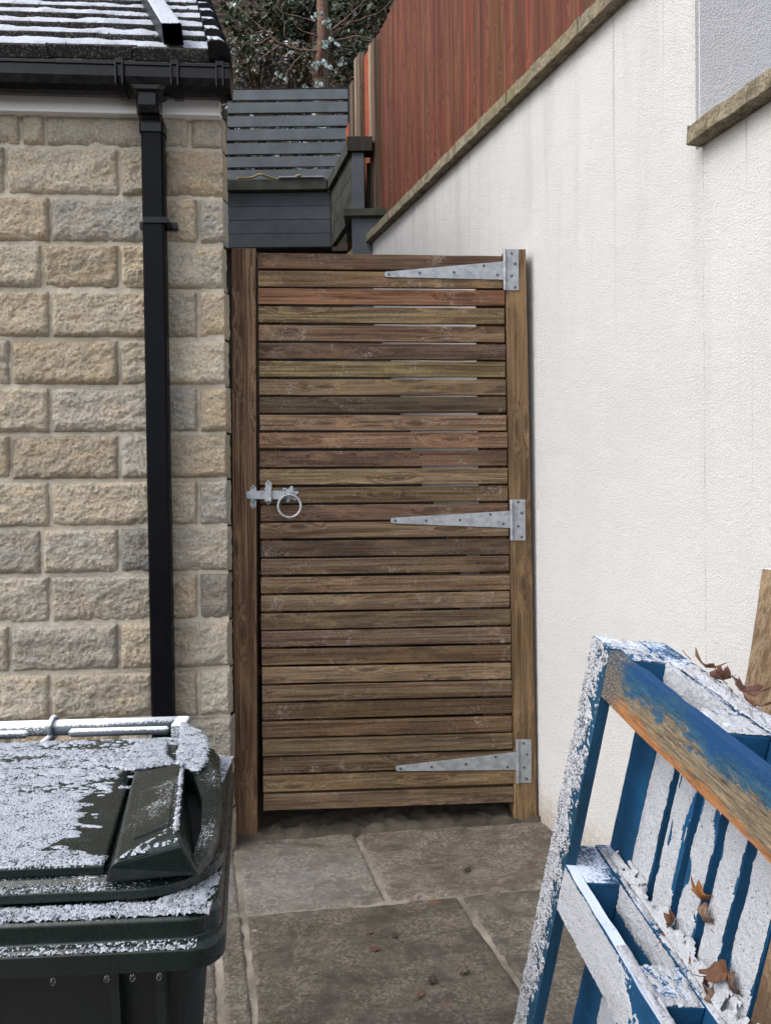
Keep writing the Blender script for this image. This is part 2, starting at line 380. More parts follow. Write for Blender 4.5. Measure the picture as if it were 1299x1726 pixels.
def mat_hill():
    n = NT('woodland_bank_soil'); v = n.co(); a = n.noise(v, 9.0, 8, .75); b = n.vor(v, 26.0, out='Color'); s = n.n('SeparateColor', {0: b})
    c = n.mix(n.rr(a, .35, .65), (.008, .007, .006), (.05, .038, .027)); c = n.mix(n.rr(s, .7, .95, 0, .7), c, (.16, .12, .085))
    return n.fin(c, .95, n.bump(a, 1.0, .08), 0.0, .1)

# ------------------------------------------------------------------ frames measured from the photograph's perspective
ga = math.radians(3.7)
GF = Frame(G(388, 1418), (math.cos(ga), math.sin(ga), 0), (-math.sin(ga), math.cos(ga), 0), (0, 0, 1))     # gate
wd = Vector((-.292, 1, 0)).normalized()
WF = Frame((.600, 3.18, 0), -wd, (wd.y, -wd.x, 0), (0, 0, 1))                                             # right wall, x towards camera
SC = WF.at(1172, 190).x
BA = math.radians(4.1)
BC = Py(383, 700, 2.99); BC.z = 0
BF = Frame(BC, (math.cos(BA), math.sin(BA), 0), (-math.sin(BA), math.cos(BA), 0), (0, 0, 1))               # stone building, x<0 is wall

M = {}
M['slat'] = wood('weathered_slat_wood', 0, frost=-.20, speck=.03)
M['post'] = wood('weathered_post_wood', 2, frost=-.10, speck=-.02)
M['stone'] = mat_stone()
M['mortar'] = plain('pale_mortar', (.49, .445, .37), .95, 90.0, .6, .12, .1)
M['render'] = mat_render('white_roughcast_render', (.595, .592, .588))
M['render2'] = mat_render('grey_roughcast_render', (.62, .62, .64), .8, False)
M['coping'] = plain('mossy_coping_stone', (.23, .19, .125), .9, 60.0, .7, .35, .15, frost=.15, bias=-.08)
n = NT('mossy_sandstone_coping'); v = n.co(); a = n.noise(v, 22.0, 7, .75); b = n.noise(v, 130.0, 5, .8); c_ = n.noise(v, 6.0, 5, .6)
cc_ = n.mix(n.rr(a, .40, .56), (.14, .12, .085), (.33, .285, .20)); cc_ = n.mix(n.rr(c_, .48, .64, 0, .6), cc_, (.19, .16, .075)); cc_ = n.mix(n.rr(b, .5, .62, 0, .7), cc_, (.05, .045, .035)); cc_ = n.mix(n.rr(b, .45, .33, 0, .5), cc_, (.42, .38, .30))
M['coping'] = n.fin(cc_, .92, n.bump(b, .8, .005, n.bump(a, .6, .012)), 0.0, .15)
M['flag'] = mat_flag()
M['joint'] = plain('gritty_pointing', (.235, .212, .178), .95, 160.0, 1.0, .55, .1)
M['soil'] = plain('dark_grit_soil', (.06, .052, .042), .95, 70.0, 1.0, .5, .1)
M['black'] = plain('black_gutter_plastic', (.003, .003, .0042), .24, 30.0, .22, .4, .30, frost=.12, bias=-.11)
M['pipe'] = plain('black_downpipe_plastic', (.0022, .0026, .0045), .36, 30.0, .06, .3, .10)
M['pvc'] = plain('white_fascia_plastic', (.74, .73, .74), .4, 8.0, .03, .04, .4)
M['tile'] = mat_tile()
M['snow'] = frost_mat('roof_snow', (.52, .555, .63), 90.0)
M['frost'] = frost_mat('granular_frost', (.60, .635, .71), 420.0)
M['frost_b'] = frost_mat('frost_on_pallet', (.74, .74, .765), 260.0)
def frost_grain(name, under, white, cov, g=420.0):
    n = NT(name); v = n.co(); a = n.vor(v, g); b = n.noise(v, 55.0, 5, .7); c = n.noise(v, g * .8, 4, .8)
    x = n.m_('ADD', n.m_('MULTIPLY', n.m_('SUBTRACT', 1.0, a), .55), n.m_('ADD', n.m_('MULTIPLY', b, .7), n.m_('MULTIPLY', c, .6)))
    f = n.rr(x, 1.04 - cov, 1.16 - cov)
    col = n.mix(f, under, n.mix(n.rr(c, .35, .65), tuple(q * .72 for q in white), white))
    return n.fin(col, n.rr(f, 0, 1, .35, .75), n.bump(x, .8, .003), 0.0, .4)
M['frost'] = frost_grain('granular_frost_on_plastic', (.014, .026, .026), (.48, .515, .585), .30)
M['frost_b'] = frost_grain('granular_frost_on_paint', (.04, .07, .085), (.53, .55, .595), .40, 420.0)
M['frost_c'] = frost_grain('thin_frost_on_weathered_edge', (.055, .055, .052), (.53, .55, .60), .24, 330.0)
M['galv'] = mat_galv()
M['screw'] = plain('screw_head', (.10, .10, .10), .5, 40, .1, .2, .5, .6)
M['red'] = wood('red_stained_fence', 2, k=1, dark=1.15, knots=False, blotch=False, grain=.8)
M['paleedge'] = wood('pale_sawn_post', 2, (.33, .28, .22), tint=False, knots=False, dark=.9)
M['grey'] = plain('grey_painted_boards', (.108, .124, .140), .75, 55.0, .35, .22, .25)
M['greycap'] = plain('grey_green_capping', (.078, .082, .066), .85, 45.0, .5, .4, .2)
M['ledge'] = plain('grey_ledge_render', (.13, .15, .165), .9, 90.0, .5, .2, .1)
M['darkwood'] = wood('dark_stained_timber', 2, (.035, .034, .032), tint=False, knots=False, dark=1.2)
M['step'] = plain('dark_step_stone', (.07, .065, .06), .9, 30.0, .6, .3, .1)
M['leaf'] = mat_tint('foliage', .55, .35, .4, 40.0)
M['dry'] = mat_tint('dry_leaf', .65, .4, .3, 90.0, .6)
M['bark'] = mat_tint('bark', .9, .45, .1, 30.0, .9)
M['hill'] = mat_hill()
M['bin'] = plain('dark_green_bin_plastic', (.006, .0125, .0115), .28, 160.0, .10, .2, .45, frost=.22, bias=-.13, fine=420.0)
M['binbody'] = plain('dark_bin_body_plastic', (.008, .012, .012), .42, 60.0, .1, .25, .45)
M['binbar'] = plain('frosted_handle_plastic', (.10, .12, .14), .55, 60.0, .1, .25, .4, frost=.5, bias=.07, fine=330.0)
M['hole_shade'] = plain('hand_hole_painted_shade', (.004, .005, .005), .6, 30.0, .1, .2, .3)  # near-black colour painted as the shade inside the hand hole
M['ice'] = None
M['blue'] = mat_blue('blue_pallet_paint', frost=-.16)
M['bluefrost'] = mat_blue('frosted_blue_pallet_paint', frost=.10)
M['skid'] = mat_skid()
M['edge'] = mat_blue('weathered_snowy_edge', (.010, .06, .12), .03, -.10, 2)
M['rawwood'] = wood('raw_weathered_plank', 2, (.21, .165, .115), tint=False, dark=.8, grain=.8, frost=-.1)
M['hose'] = plain('yellow_hose', (.35, .28, .10), .5)
n = NT('clear_ice'); n.bs.inputs['Transmission Weight'].default_value = 1.0; n.bs.inputs['IOR'].default_value = 1.31
M['ice'] = n.fin((.85, .88, .92), .18, None, 0.0, .5)

# ================================================================== GROUND
def gz(x, y):      # the paving climbs a little towards the right-hand wall
    return max(0, min(.05, .028 * (x + .5)))
mb = MB()
def gp(u, v): x = -14 + 28 * u; y = -12 + 30 * v; return (x, y, gz(x, y) - .035)
mb.grid(gp, 112, 60); tag(mb.build('ground', M['soil'], smooth=True), kind='structure')
# flags: coordinates a (across), b (away) in the direction of the joints
O = G(411, 1543); A1 = (G(891, 1512) - O).normalized(); B1 = (G(399, 1433) - G(434, 1726)).normalized()
def ab(a, b): return O + A1 * a + B1 * b
def inv(p):
    d = p - O; det = A1.x * B1.y - A1.y * B1.x
    return ((d.x * B1.y - d.y * B1.x) / det, (A1.x * d.y - A1.y * d.x) / det)
j1 = inv(G(624, 1460))[0]; j2 = inv(G(821, 1591))[0]
top = inv(G(600, 1392))[1]
flags = [(-.002, j1, 0, top), (j1, 1.25, 0, top + .02), (-.62, -.002, 0, top), (-.085, -.002, -1.1, 0), (-.002, j2, -.78, 0), (j2, 1.35, -.78, 0),
         (-.66, -.089, -.62, 0), (-.66, -.089, -1.3, -.62), (-.002, .52, -1.5, -.78), (.52, 1.6, -1.5, -.78),
         (-1.3, -.62, 0, top), (-1.3, -.66, -.7, 0), (-1.3, -.66, -1.4, -.7),
         (-.085, .4, -2.1, -1.5), (.4, 1.3, -2.1, -1.5), (-.9, -.085, -2.1, -1.4), (-.6, .3, -2.9, -2.1), (.3, 1.3, -2.9, -2.1), (1.35, 2.0, -1.4, 0.0)]
tints = [(.185, .165, .145), (.172, .150, .128), (.185, .170, .153), (.162, .143, .123), (.132, .115, .098), (.165, .147, .128)]
mb = MB()
for k, (a0, a1, b0, b1) in enumerate(flags):
    mb.set(tints[k % 6]); g = .004
    nu = max(8, int((a1 - a0) / .012)); nv = max(8, int((b1 - b0) / .012))
    def fn(u, v, a0=a0, a1=a1, b0=b0, b1=b1, k=k):
        a = a0 + g + (a1 - a0 - 2 * g) * u; b = b0 + g + (b1 - b0 - 2 * g) * v
        e = min(u * (a1 - a0), (1 - u) * (a1 - a0), v * (b1 - b0), (1 - v) * (b1 - b0))
        wob = .006 * noise.noise(Vector((a * 14, b * 14, k))) if e < .004 else 0
        p = ab(a + wob * .7, b + wob * .7)
        h = .006 * fbm((p.x * 5, p.y * 9, k * 3.3), 5, .9) + .002 * fbm((p.x * 30, p.y * 40, k), 3, .8)
        return (p.x, p.y, gz(p.x, p.y) + h - (.014 if e < .003 else (.002 if e < .010 else 0)))
    mb.grid(fn, nu, nv)
tag(mb.build('paving', M['flag'], smooth=True), kind='structure')
mb = MB(); mb.set((1, 1, 1))
def fn(u, v):
    p = ab(-1.35 + 3.0 * u, -2.9 + 2.9 * v + top * v)
    return (p.x, p.y, gz(p.x, p.y) - .007 + .005 * fbm((p.x * 22, p.y * 22, 1), 4, .7))
mb.grid(fn, 170, 200); tag(mb.build('paving_joints', M['joint'], smooth=True), kind='structure')
# dark step under the gate
mb = MB(); c = GF
def fn(u, v):
    x = -.05 + 1.4 * u; y = -.02 + .55 * v; p = c.M @ Vector((x, y, 0))
    return (p.x, p.y, .018 + .03 * v + gz(p.x, p.y) + .016 * fbm((p.x * 16, p.y * 16, 5), 5, .7) + (-.04 if v == 0 else 0))
mb.grid(fn, 120, 40); tag(mb.build('soil_strip', M['soil'], smooth=True), kind='structure')

# ================================================================== STONE BUILDING
side = Vector((-.27, 1, 0)).normalized()
bld = thing('stone_outbuilding', 'split-faced sandstone building on the left with frosted tiled roof and black guttering', 'building', BF.M)
rows_px = [190, 250, 332, 411, 489, 571, 651, 731, 809, 888.5, 967, 1048.5, 1130, 1212]
zr = [BF.at(200, y).z for y in rows_px]
while zr[-1] > -.05: zr.append(zr[-1] - .186)
mb = MB()
X0 = -3.2
T1 = [86, 262, 335]; T2 = [202, 276]; T0 = [36, 77, 262, 320]
pal = [(.62, .55, .435), (.60, .55, .455), (.65, .585, .465), (.56, .52, .445), (.63, .54, .405), (.51, .485, .43), (.63, .585, .495), (.59, .515, .40)]
def xat(px, z):
    q = BF.at(px, 700).x
    t = (BF.at(px, 400).x - q); return q
rs = random.Random(5)
for r in range(len(zr) - 1):
    zt, zb = zr[r], zr[r + 1]
    js = T0 if r == 0 else (T2 if r % 2 == 1 else T1)
    xs = sorted(BF.at(p, rows_px[min(r, 12)] + 40).x * 1.0 for p in js)
    right = 0.0 + rs.uniform(-.006, .006)
    bounds = [right] + xs[::-1]
    x = bounds[-1]
    alt = [.40, .28, .42, .30]; k = r
    while x > X0: x -= (.42 if (k % 3) else .27) + rs.uniform(-.02, .02); bounds.append(x); k += 1
    for i in range(len(bounds) - 1):
        xb, xa = bounds[i], bounds[i + 1]
        gj = .0036; xa += gj; xb -= gj if i else 0; za = zb + gj; zc = zt - gj * 1.2
        cc = rs.choice(pal); f = rs.uniform(.90, 1.10); cc = tuple(q * f for q in cc)
        if xb < BF.at(-60, 700).x: step = .03
        else: step = .0052
        if r == 9 and i == 1: cc = (.35, .34, .31)
        if r == 10 and i == 0: cc = (.36, .34, .30)
        mb.set(cc); nu = max(4, int((xb - xa) / step)); nv = max(4, int((zc - za) / step)); sd_ = rs.random() * 90
        th = rs.uniform(.024, .036); smoothy = (r == 0)
        W_, H_ = xb - xa, zc - za
        tx, tz = rs.uniform(-.012, .012), rs.uniform(-.012, .012)
        def fn(u, v):
            dx = min(u * W_, (1 - u) * W_ + (0 if i else .02)); dz = min(v * H_, (1 - v) * H_); d = max(0, min(dx, dz))
            if min(u, 1 - u, v, 1 - v) < 1e-6: y = .012; d = 0
            px_, pz_ = xa + W_ * u, za + H_ * v
            nz = noise.noise(Vector((px_ * 40 + sd_, pz_ * 40, 3))) * .006
            e = 1 - math.exp(-(max(0, d + nz * .6)) / .0055)
            q = Vector((px_ * 9 + sd_, pz_ * 13, sd_))
            rough = .0032 * noise.ridged_multi_fractal(q, .9, 2.1, 5, 1.0, 2.0) * .8 + .0060 * fbm(q * 1.6, 6, .45) + .0028 * fbm(q * 8, 4, .4)
            if smoothy: rough *= .4
            chip = max(0, .035 + .03 * noise.noise(Vector((px_ * 11 + sd_, 1, sd_))) - v * H_) / .035
            rough -= .013 * chip * chip * (1 + .8 * noise.noise(Vector((px_ * 50 + sd_, pz_ * 50, 2))))
            y = -(th * .55 + rough + tx * (u - .5) + tz * (v - .5) * 1.4) * e + .008 * (1 - e)
            jx = (noise.noise(Vector((pz_ * 35, sd_, 1))) * .004 if u in (0.0, 1.0) else 0); jz = (noise.noise(Vector((px_ * 30, sd_, 7))) * .003 if v in (0.0, 1.0) else 0)
            if i == 0 and u == 1.0: y = .05; jx += .004
            return (px_ + jx, y if d > 0 or (i == 0 and u == 1.0) else .012, pz_ + jz)
        mb.grid(fn, nu, nv)
wallm = mb.build('stone_facing', M['stone'], bld, smooth=True)
mb = MB()
sl_ = BF.Mi.to_3x3() @ side
zt = zr[0] + .12
def quad_prism(x0, x1, dy, y0, z0, z1):
    s = sl_ * (dy / sl_.y)
    return [(x0, y0, z0), (x1, y0, z0), (x1 + s.x, y0 + dy, z0), (x0 + s.x, y0 + dy, z0), (x0, y0, z1), (x1, y0, z1), (x1 + s.x, y0 + dy, z1), (x0 + s.x, y0 + dy, z1)]
mb.hexa(quad_prism(X0, -.006, 2.6, .006, -.1, zt)); mb.build('wall', M['mortar'], bld)
# mortar pointing skin, gently uneven
mb = MB()
def fn(u, v): x = X0 + (-.006 - X0) * u; z = -.1 + (zr[0] + .1) * v; return (x, .0005 - .0045 * fbm((x * 30, 2, z * 30), 4, .6), z)
mb.grid(fn, 500, 330); mb.build('pointing', M['mortar'], bld, smooth=True)
# fascia
ff = -.045
z0 = BF.at(200, 191, 1, ff).z; xr = BF.at(370, 180, 1, ff).x
mb = MB(); mb.box(X0, xr, ff, -.02, z0, z0 + .14); mb.box(X0, xr, -.02, .005, z0, z0 + .02)
mb.box(X0, xr + .001, ff - .004, ff, z0, z0 + .012)
mb.build('fascia', M['pvc'], bld, bevel=.0015)
# gutter : half-round-ish box profile
gy = ff - .055
zg1 = BF.at(200, 103, 1, gy - .05).z; zg0 = BF.at(200, 151, 1, gy - .04).z
xg = BF.at(386, 130, 1, gy - .05).x
prof = [(gy - .052, zg1), (gy - .056, zg1 - .004), (gy - .056, zg1 - .012), (gy - .050, zg1 - .014), (gy - .049, zg1 - .05), (gy - .040, zg1 - .078), (gy - .022, zg0 + .004), (gy, zg0), (gy + .025, zg0 + .004), (gy + .045, zg1 - .06), (gy + .05, zg1 - .01),
        (gy + .047, zg1 - .01), (gy + .042, zg1 - .058), (gy + .023, zg0 + .008), (gy, zg0 + .004), (gy - .02, zg0 + .008), (gy - .037, zg1 - .076), (gy - .046, zg1 - .05), (gy - .047, zg1 - .008)]
mb = MB(); mb.prism([(X0, y, z) for y, z in prof], (xg - X0, 0, 0))
gut = mb.build('gutter', M['black'], bld)
def grow(f): 
    cy, cz = gy, zg1 - .03
    return [(cy + (y - cy) * f, cz + (z - cz) * f) for y, z in prof[:11]] + [(cy + (y - cy) * (f * .985), cz + (z - cz) * (f * .985)) for y, z in reversed(prof[:11])]
mb = MB(); mb.prism([(xg - .003, y, z) for y, z in [(a, b) for a, b in prof[:11]]], (.006, 0, 0)); mb.build('end_cap', M['black'], gut, bevel=.001)
for px_ in (202, 295, 371):
    x = BF.at(px_, 125, 1, gy - .05).x
    mb = MB(); mb.prism([(x - .015, y, z) for y, z in grow(1.10)], (.030, 0, 0))
    mb.box(x - .015, x - .009, gy - .066, gy - .05, zg1 - .085, zg1 - .01); mb.box(x + .009, x + .015, gy - .066, gy - .05, zg1 - .085, zg1 - .01)
    mb.box(x - .014, x + .014, gy - .060, gy - .045, zg1 - .003, zg1 + .007)
    mb.build('joint_bracket', M['black'], gut, bevel=.0015)
# outlet and downpipe
pxo = 251
mb = MB(); x = BF.at(247, 140, 1, gy - .04).x
pts_t, pts_b = [], []
for zz, hw, hd in ((zg0 + .03, .085, .050), (zg0 + .004, .062, .044), (zg0 - .014, .036, .036)):
    pass
def loft(mb, secs):   # sections: (cx, cy, z, hw, hd)
    ids = []
    for cx, cy, z, hw, hd in secs:
        b = .25 * min(hw, hd); q = [(-hw + b, -hd), (hw - b, -hd), (hw, -hd + b), (hw, hd - b), (hw - b, hd), (-hw + b, hd), (-hw, hd - b), (-hw, -hd + b)]
        ids.append([mb.pv((cx + a, cy + d, z)) for a, d in q])
    for a, b in zip(ids, ids[1:]):
        for k in range(8): mb.f.append([a[k], a[(k + 1) % 8], b[(k + 1) % 8], b[k]])
    mb.f.append(ids[0]); mb.f.append(ids[-1][::-1])
loft(mb, [(x, gy, zg0 + .020, .072, .050), (x, gy, zg0 + .004, .055, .048), (x + .001, gy, zg0 - .008, .038, .040), (x + .001, gy, zg0 - .03, .038, .038)])
mb.build('outlet', M['black'], gut, bevel=.002)
pr_ = []
zb_ = BF.at(252, 228, 1, -.05).z
x1 = BF.at(255, 228, 1, -.092).x
py_ = -.062
pipe_e = thing('p', None, None) if False else None
dp = MB(); xb = BF.at(273, 1212, 1, py_ - .03).x
HW = .0405
loft(dp, [(x1 + .001, py_, zb_ + .002, HW, .030), (x1 + (xb - x1) * .5, py_, (zb_) * .5, HW, .030), (x1 + (xb - x1) * 1.0 * (zb_ / (zb_ - BF.at(273, 1212, 1, py_ - .03).z)), py_, .02, HW, .030)])
dpo = dp.build('downpipe', M['pipe'], bld, smooth=False)
mb = MB()
loft(mb, [(x, gy, zg0 - .016, .040, .041), (x, gy, zg0 - .05, .0405, .041), (x + .001, gy + .004, zg0 - .075, .041, .037), (x1, (gy + py_) / 2 + .004, (zg0 + zb_) / 2 - .015, .043, .036), (x1, py_, zb_ + .035, .045, .035), (x1, py_, zb_ - .005, .045, .035)])
mb.build('swan_neck', M['black'], dpo, bevel=.002)
cp = BF.at(262, 371, 1, py_ - .03)
mb = MB(); mb.box(cp.x - .045, cp.x + .045, py_ - .036, py_ + .02, cp.z - .011, cp.z + .011)
mb.box(cp.x - .070, cp.x - .045, -.045, -.020, cp.z - .014, cp.z + .011); mb.box(cp.x + .045, cp.x + .070, -.045, -.020, cp.z - .014, cp.z + .011)
mb.box(cp.x - .068, cp.x + .068, -.035, .0, cp.z - .012, cp.z + .009)
mb.build('pipe_clip', M['black'], dpo, bevel=.001)
# roof
pit = math.radians(38); eave_y = gy + .005; eave_z = BF.at(200, 99, 1, eave_y).z
exr = BF.at(388, 100, 1, eave_y).x
rf = MB(); sn = MB(); vg = MB()
cu = Vector((0, math.cos(pit), math.sin(pit))); nn = Vector((0, -math.sin(pit), math.cos(pit)))
sg = .285; th = .042
sx = sl_.x / sl_.y
for k in range(12):
    base = Vector((0, eave_y, eave_z)) + cu * (sg * k) - nn * 0.0
    xr_k = exr + sx * (base.y - eave_y) - .055
    x = xr_k; ti = 0
    off = (.15 if k % 2 else 0)
    xr0 = xr_k
    first = True
    while x > X0:
        wdt = .30 - (off if first else 0); first = False
        xa = x - wdt + .002
        dz = rs.uniform(-.003, .003)
        a = base + nn * dz
        rf.set((1, 1, 1))
        lift = .038
        def P(xx, s, h): q = a + cu * s + nn * h; return (xx, q.y, q.z)
        s1 = sg + .03
        f0, f1 = P(xa, 0, 0), P(x, 0, 0); 
        # tapering tile: raised front edge, back tucked under the course above
        rf.hexa([P(xa, 0, -.004), P(x, 0, -.004), P(x, s1, -.044), P(xa, s1, -.044), P(xa, .003, th), P(x, .003, th), P(x, s1, .004), P(xa, s1, .004)])
        x -= wdt
    # snow on this course, thinning to the right
    def Ps(u, v, base=base, xr_k=xr_k):
        xx = X0 + 1.3 + (xr_k - .015 - X0 - 1.3) * u; s = .020 + (sg - .022) * v
        q = base + cu * s + nn * (th - .038 * (s / sg) + .002); return (xx, q.y, q.z)
    if k < 8:
        def mk(u, v, k=k):
            xx = X0 + 1.3 + (exr - X0 - 1.3) * u
            ragged = .14 * noise.noise(Vector((xx * 9, k * 3.0, 1))) + .05 * noise.noise(Vector((xx * 45, k, 2)))
            lim = .0 + .40 * max(0, min(1, (xx - (exr - .62)) / .28)) * (1 if xx < exr - .17 else .1)
            return min(v - lim - ragged, 1.02 - v + .1) if v > .02 else -1
        sn.crust(Ps, mk, .019, .009, .003, 90.0, seed=k, nrm=nn)
roof = rf.build('roof', M['tile'], bld, bevel=.004, seg=1)
snow_o = sn.build('snow', M['snow'], roof, smooth=True)
# verge caps: rounded blocks stepping up the right-hand edge
vs = MB()
for k in range(12):
    base = Vector((0, eave_y, eave_z)) + cu * (sg * k); xr_k = exr + sx * (base.y - eave_y)
    vg = MB(); ring = []
    def P(xx, s, h): q = base + cu * s + nn * h; return (xx + sx * cu.y * s, q.y, q.z)
    secs = []
    prof2 = [(-.078, .0), (-.078, th + .020), (-.070, th + .028), (-.030, th + .030), (-.008, th + .020), (.004, th - .004), (.006, -.035), (.003, -.065), (-.004, -.065), (-.006, 0.0)]
    L_ = sg + .05
    ids = [[vg.pv(P(xr_k + a, s_, h - (.036 * s_ / sg))) for a, h in prof2] for s_ in (-.018, -.012, L_)]
    n_ = len(prof2)
    for q in range(2):
        for j in range(n_): vg.f.append([ids[q][j], ids[q][(j + 1) % n_], ids[q + 1][(j + 1) % n_], ids[q + 1][j]])
    vg.f.append(ids[0][::-1]); vg.f.append(ids[2])
    vg.build('verge_cap', M['black'], roof, bevel=.004)
    if k < 7:
        def Pv(u, v): 
            a = -.074 + .075 * u; h = th + .031 - .03 * max(0, (u - .55) / .45) ** 1.6
            return P(xr_k + a, .05 + (sg - .055) * v, h - .036 * (.05 + (sg - .055) * v) / sg)
        vs.crust(Pv, lambda u, v: min(v - .1 - .3 * noise.noise(Vector((u * 5, k, 4))), 1), .008, .006, .002, 120.0, seed=k + 30, nrm=nn)
vs.build('snow', M['snow'], roof, smooth=True)
# square rainwater pipe lying down the roof slope
f0 = BF.at(302, 72, 1, eave_y + .10); 
rp = MB(); s0 = 0.10; hb = .060; hwp = .036
def P(xx, s, h): q = Vector((0, eave_y, eave_z)) + cu * s + nn * h; return Vector((xx, q.y, q.z))
xA = BF.at(303, 65, 1, eave_y + .08).x; xB = BF.at(272, -60, 1, eave_y + .42).x
slope = (xB - xA) / .55
def sec(s, hw, h0, h1): return [P(xA + slope * s - hw, s, h0), P(xA + slope * s + hw, s, h0), P(xA + slope * s + hw, s, h1), P(xA + slope * s - hw, s, h1)]
o0, o1 = sec(.02, hwp, .048, .115), sec(2.2, hwp, .048, .115)
i0, i1 = sec(.02, hwp - .003, .051, .112), sec(2.2, hwp - .003, .051, .112)
ids = [[rp.pv(p) for p in q] for q in (o0, o1, i1, i0)]
for a in range(4):
    b = (a + 1) % 4
    rp.f.append([ids[0][b], ids[0][a], ids[1][a], ids[1][b]]); rp.f.append([ids[3][a], ids[3][b], ids[2][b], ids[2][a]]); rp.f.append([ids[0][a], ids[0][b], ids[3][b], ids[3][a]])
rpo = rp.build('roof_rainwater_pipe', M['pipe'], bld)
fr = MB()
def Pf(u, v): s = .02 + 1.2 * v; return P(xA + slope * s - hwp + 2 * hwp * u, s, .1155)
fr.crust(Pf, lambda u, v: min(u * 2 + .02, (1 - u) * 2 + .02, v * 8 + .02, 1) + .1 * noise.noise(Vector((u * 6, v * 50, 1))) , .006, .005, .0016, 160.0, seed=3, nrm=nn)
fr.build('snow', M['snow'], rpo, smooth=True)

# ================================================================== GATE POSTS AND GATE
def px_bar(mb, a, b, c, d, y0, y1, fr_=GF):      # corners TL TR BR BL in pixels, on plane local y=y0
    p = [fr_.at(q[0], q[1], 1, y0) for q in (d, c, b, a)]
    lo = [p[0], p[1], Vector((p[1].x, y1, p[1].z)), Vector((p[0].x, y1, p[0].z))]
    hi = [p[3], p[2], Vector((p[2].x, y1, p[2].z)), Vector((p[3].x, y1, p[3].z))]
    mb.hexa(lo + hi)
lp = thing('gate_post', 'left wooden gate post beside the stone wall, latch keeper screwed to it', 'post', GF.M, group='gate posts')
mb = MB(); mb.set((.175, .115, .073), 3.1)
px_bar(mb, (390, 418), (431, 418), (433.5, 1419), (394.5, 1419), 0, .1)
mb.build('post', M['post'], lp, bevel=.003)
rp_ = thing('gate_post', 'right wooden gate post against the white wall, carrying three hinge plates', 'post', GF.M, group='gate posts')
mb = MB(); mb.set((.21, .148, .088), 17.7)
px_bar(mb, (851, 419.5), (886, 419), (905.5, 1384), (867, 1386), 0, .1)
mb.build('post', M['post'], rp_, bevel=.003)

gate = thing('garden_gate', 'tall slatted wooden garden gate with galvanised hinges and ring latch', 'gate', GF.M)
cols = [(.13, .07, .045), (.20, .145, .08), (.19, .09, .048), (.165, .13, .06), (.15, .105, .065), (.105, .065, .045), (.19, .14, .075), (.18, .125, .065), (.085, .056, .04), (.18, .14, .085),
        (.185, .14, .085), (.14, .085, .055), (.20, .155, .095), (.125, .075, .048), (.125, .088, .052), (.15, .11, .07), (.105, .078, .055), (.13, .09, .058), (.17, .13, .08), (.175, .125, .075), (.14, .10, .065),
        (.15, .10, .065), (.145, .105, .058), (.18, .14, .095), (.155, .11, .072), (.11, .072, .045), (.105, .07, .048), (.13, .09, .055), (.125, .08, .05), (.18, .14, .075), (.15, .11, .07)]
mb = MB(); rr_ = random.Random(2)
for i in range(31):
    t = i / 30
    yl = 425 + 30.5 * i + rr_.uniform(-.8, .8); yr = 430.3 + 29.87 * i + rr_.uniform(-.8, .8)
    hl = 26.6 + rr_.uniform(-.7, .7); hr = 25.9 + rr_.uniform(-.6, .6)
    xl = 434.5 + 9 * t + rr_.uniform(-.6, .6); xr = 848.5 + 17.3 * t + rr_.uniform(-.8, .8)
    y0 = rr_.uniform(-.0015, .0015)
    a, b = GF.at(xl, yl, 1, y0), GF.at(xr, yr, 1, y0); c_, d_ = GF.at(xr, yr + hr, 1, y0), GF.at(xl, yl + hl, 1, y0)
    lum = sum(cols[i]) / 3; bc = (lum * 1.33, lum * .97, lum * .70); mb.set(tuple((q * .52 + b_ * .48) * rr_.uniform(1.0, 1.2) for q, b_ in zip(cols[i], bc)))
    N_ = 26; rows = []
    for k in range(N_ + 1):
        u = k / N_; T_ = a.lerp(b, u); B_ = d_.lerp(c_, u)
        w1 = .0012 * noise.noise(Vector((u * 7, i, 1))); w2 = .0012 * noise.noise(Vector((u * 7, i, 5)))
        rows.append([mb.pv(q) for q in ((B_.x, y0, B_.z + w1), (B_.x, y0 + .020, B_.z + w1), (T_.x, y0 + .020, T_.z + w2), (T_.x, y0, T_.z + w2))])
    for k in range(N_):
        for j in range(4): mb.f.append([rows[k][j], rows[k + 1][j], rows[k + 1][(j + 1) % 4], rows[k][(j + 1) % 4]][::-1])
    mb.f.append(rows[0][::-1]); mb.f.append(rows[-1])
mb.build('slat_panel', M['slat'], gate, bevel=.002)
fc = (.12, .08, .05)
def fbar(nm, a, b, c, d, mat='post', y0=.0225, y1=.065):
    mb = MB(); mb.set(fc); px_bar(mb, a, b, c, d, y0, y1); return mb.build(nm, M[mat], gate, bevel=.002)
fbar('stile', (437, 430), (472, 430), (478, 1362), (446, 1364)); fbar('stile', (803, 432), (847, 432), (862, 1352), (818, 1352))
fbar('rail', (473, 432), (802, 434), (802, 470), (473, 468), 'slat', .0235, .064); fbar('rail', (480, 1310), (816, 1302), (816, 1348), (480, 1358), 'slat', .0235, .064)
fbar('rail', (476, 870), (810, 866), (810, 905), (476, 910), 'slat', .0235, .064)
fbar('brace', (478, 1255), (760, 905), (809, 905), (516, 1300), 'slat', .025, .060)
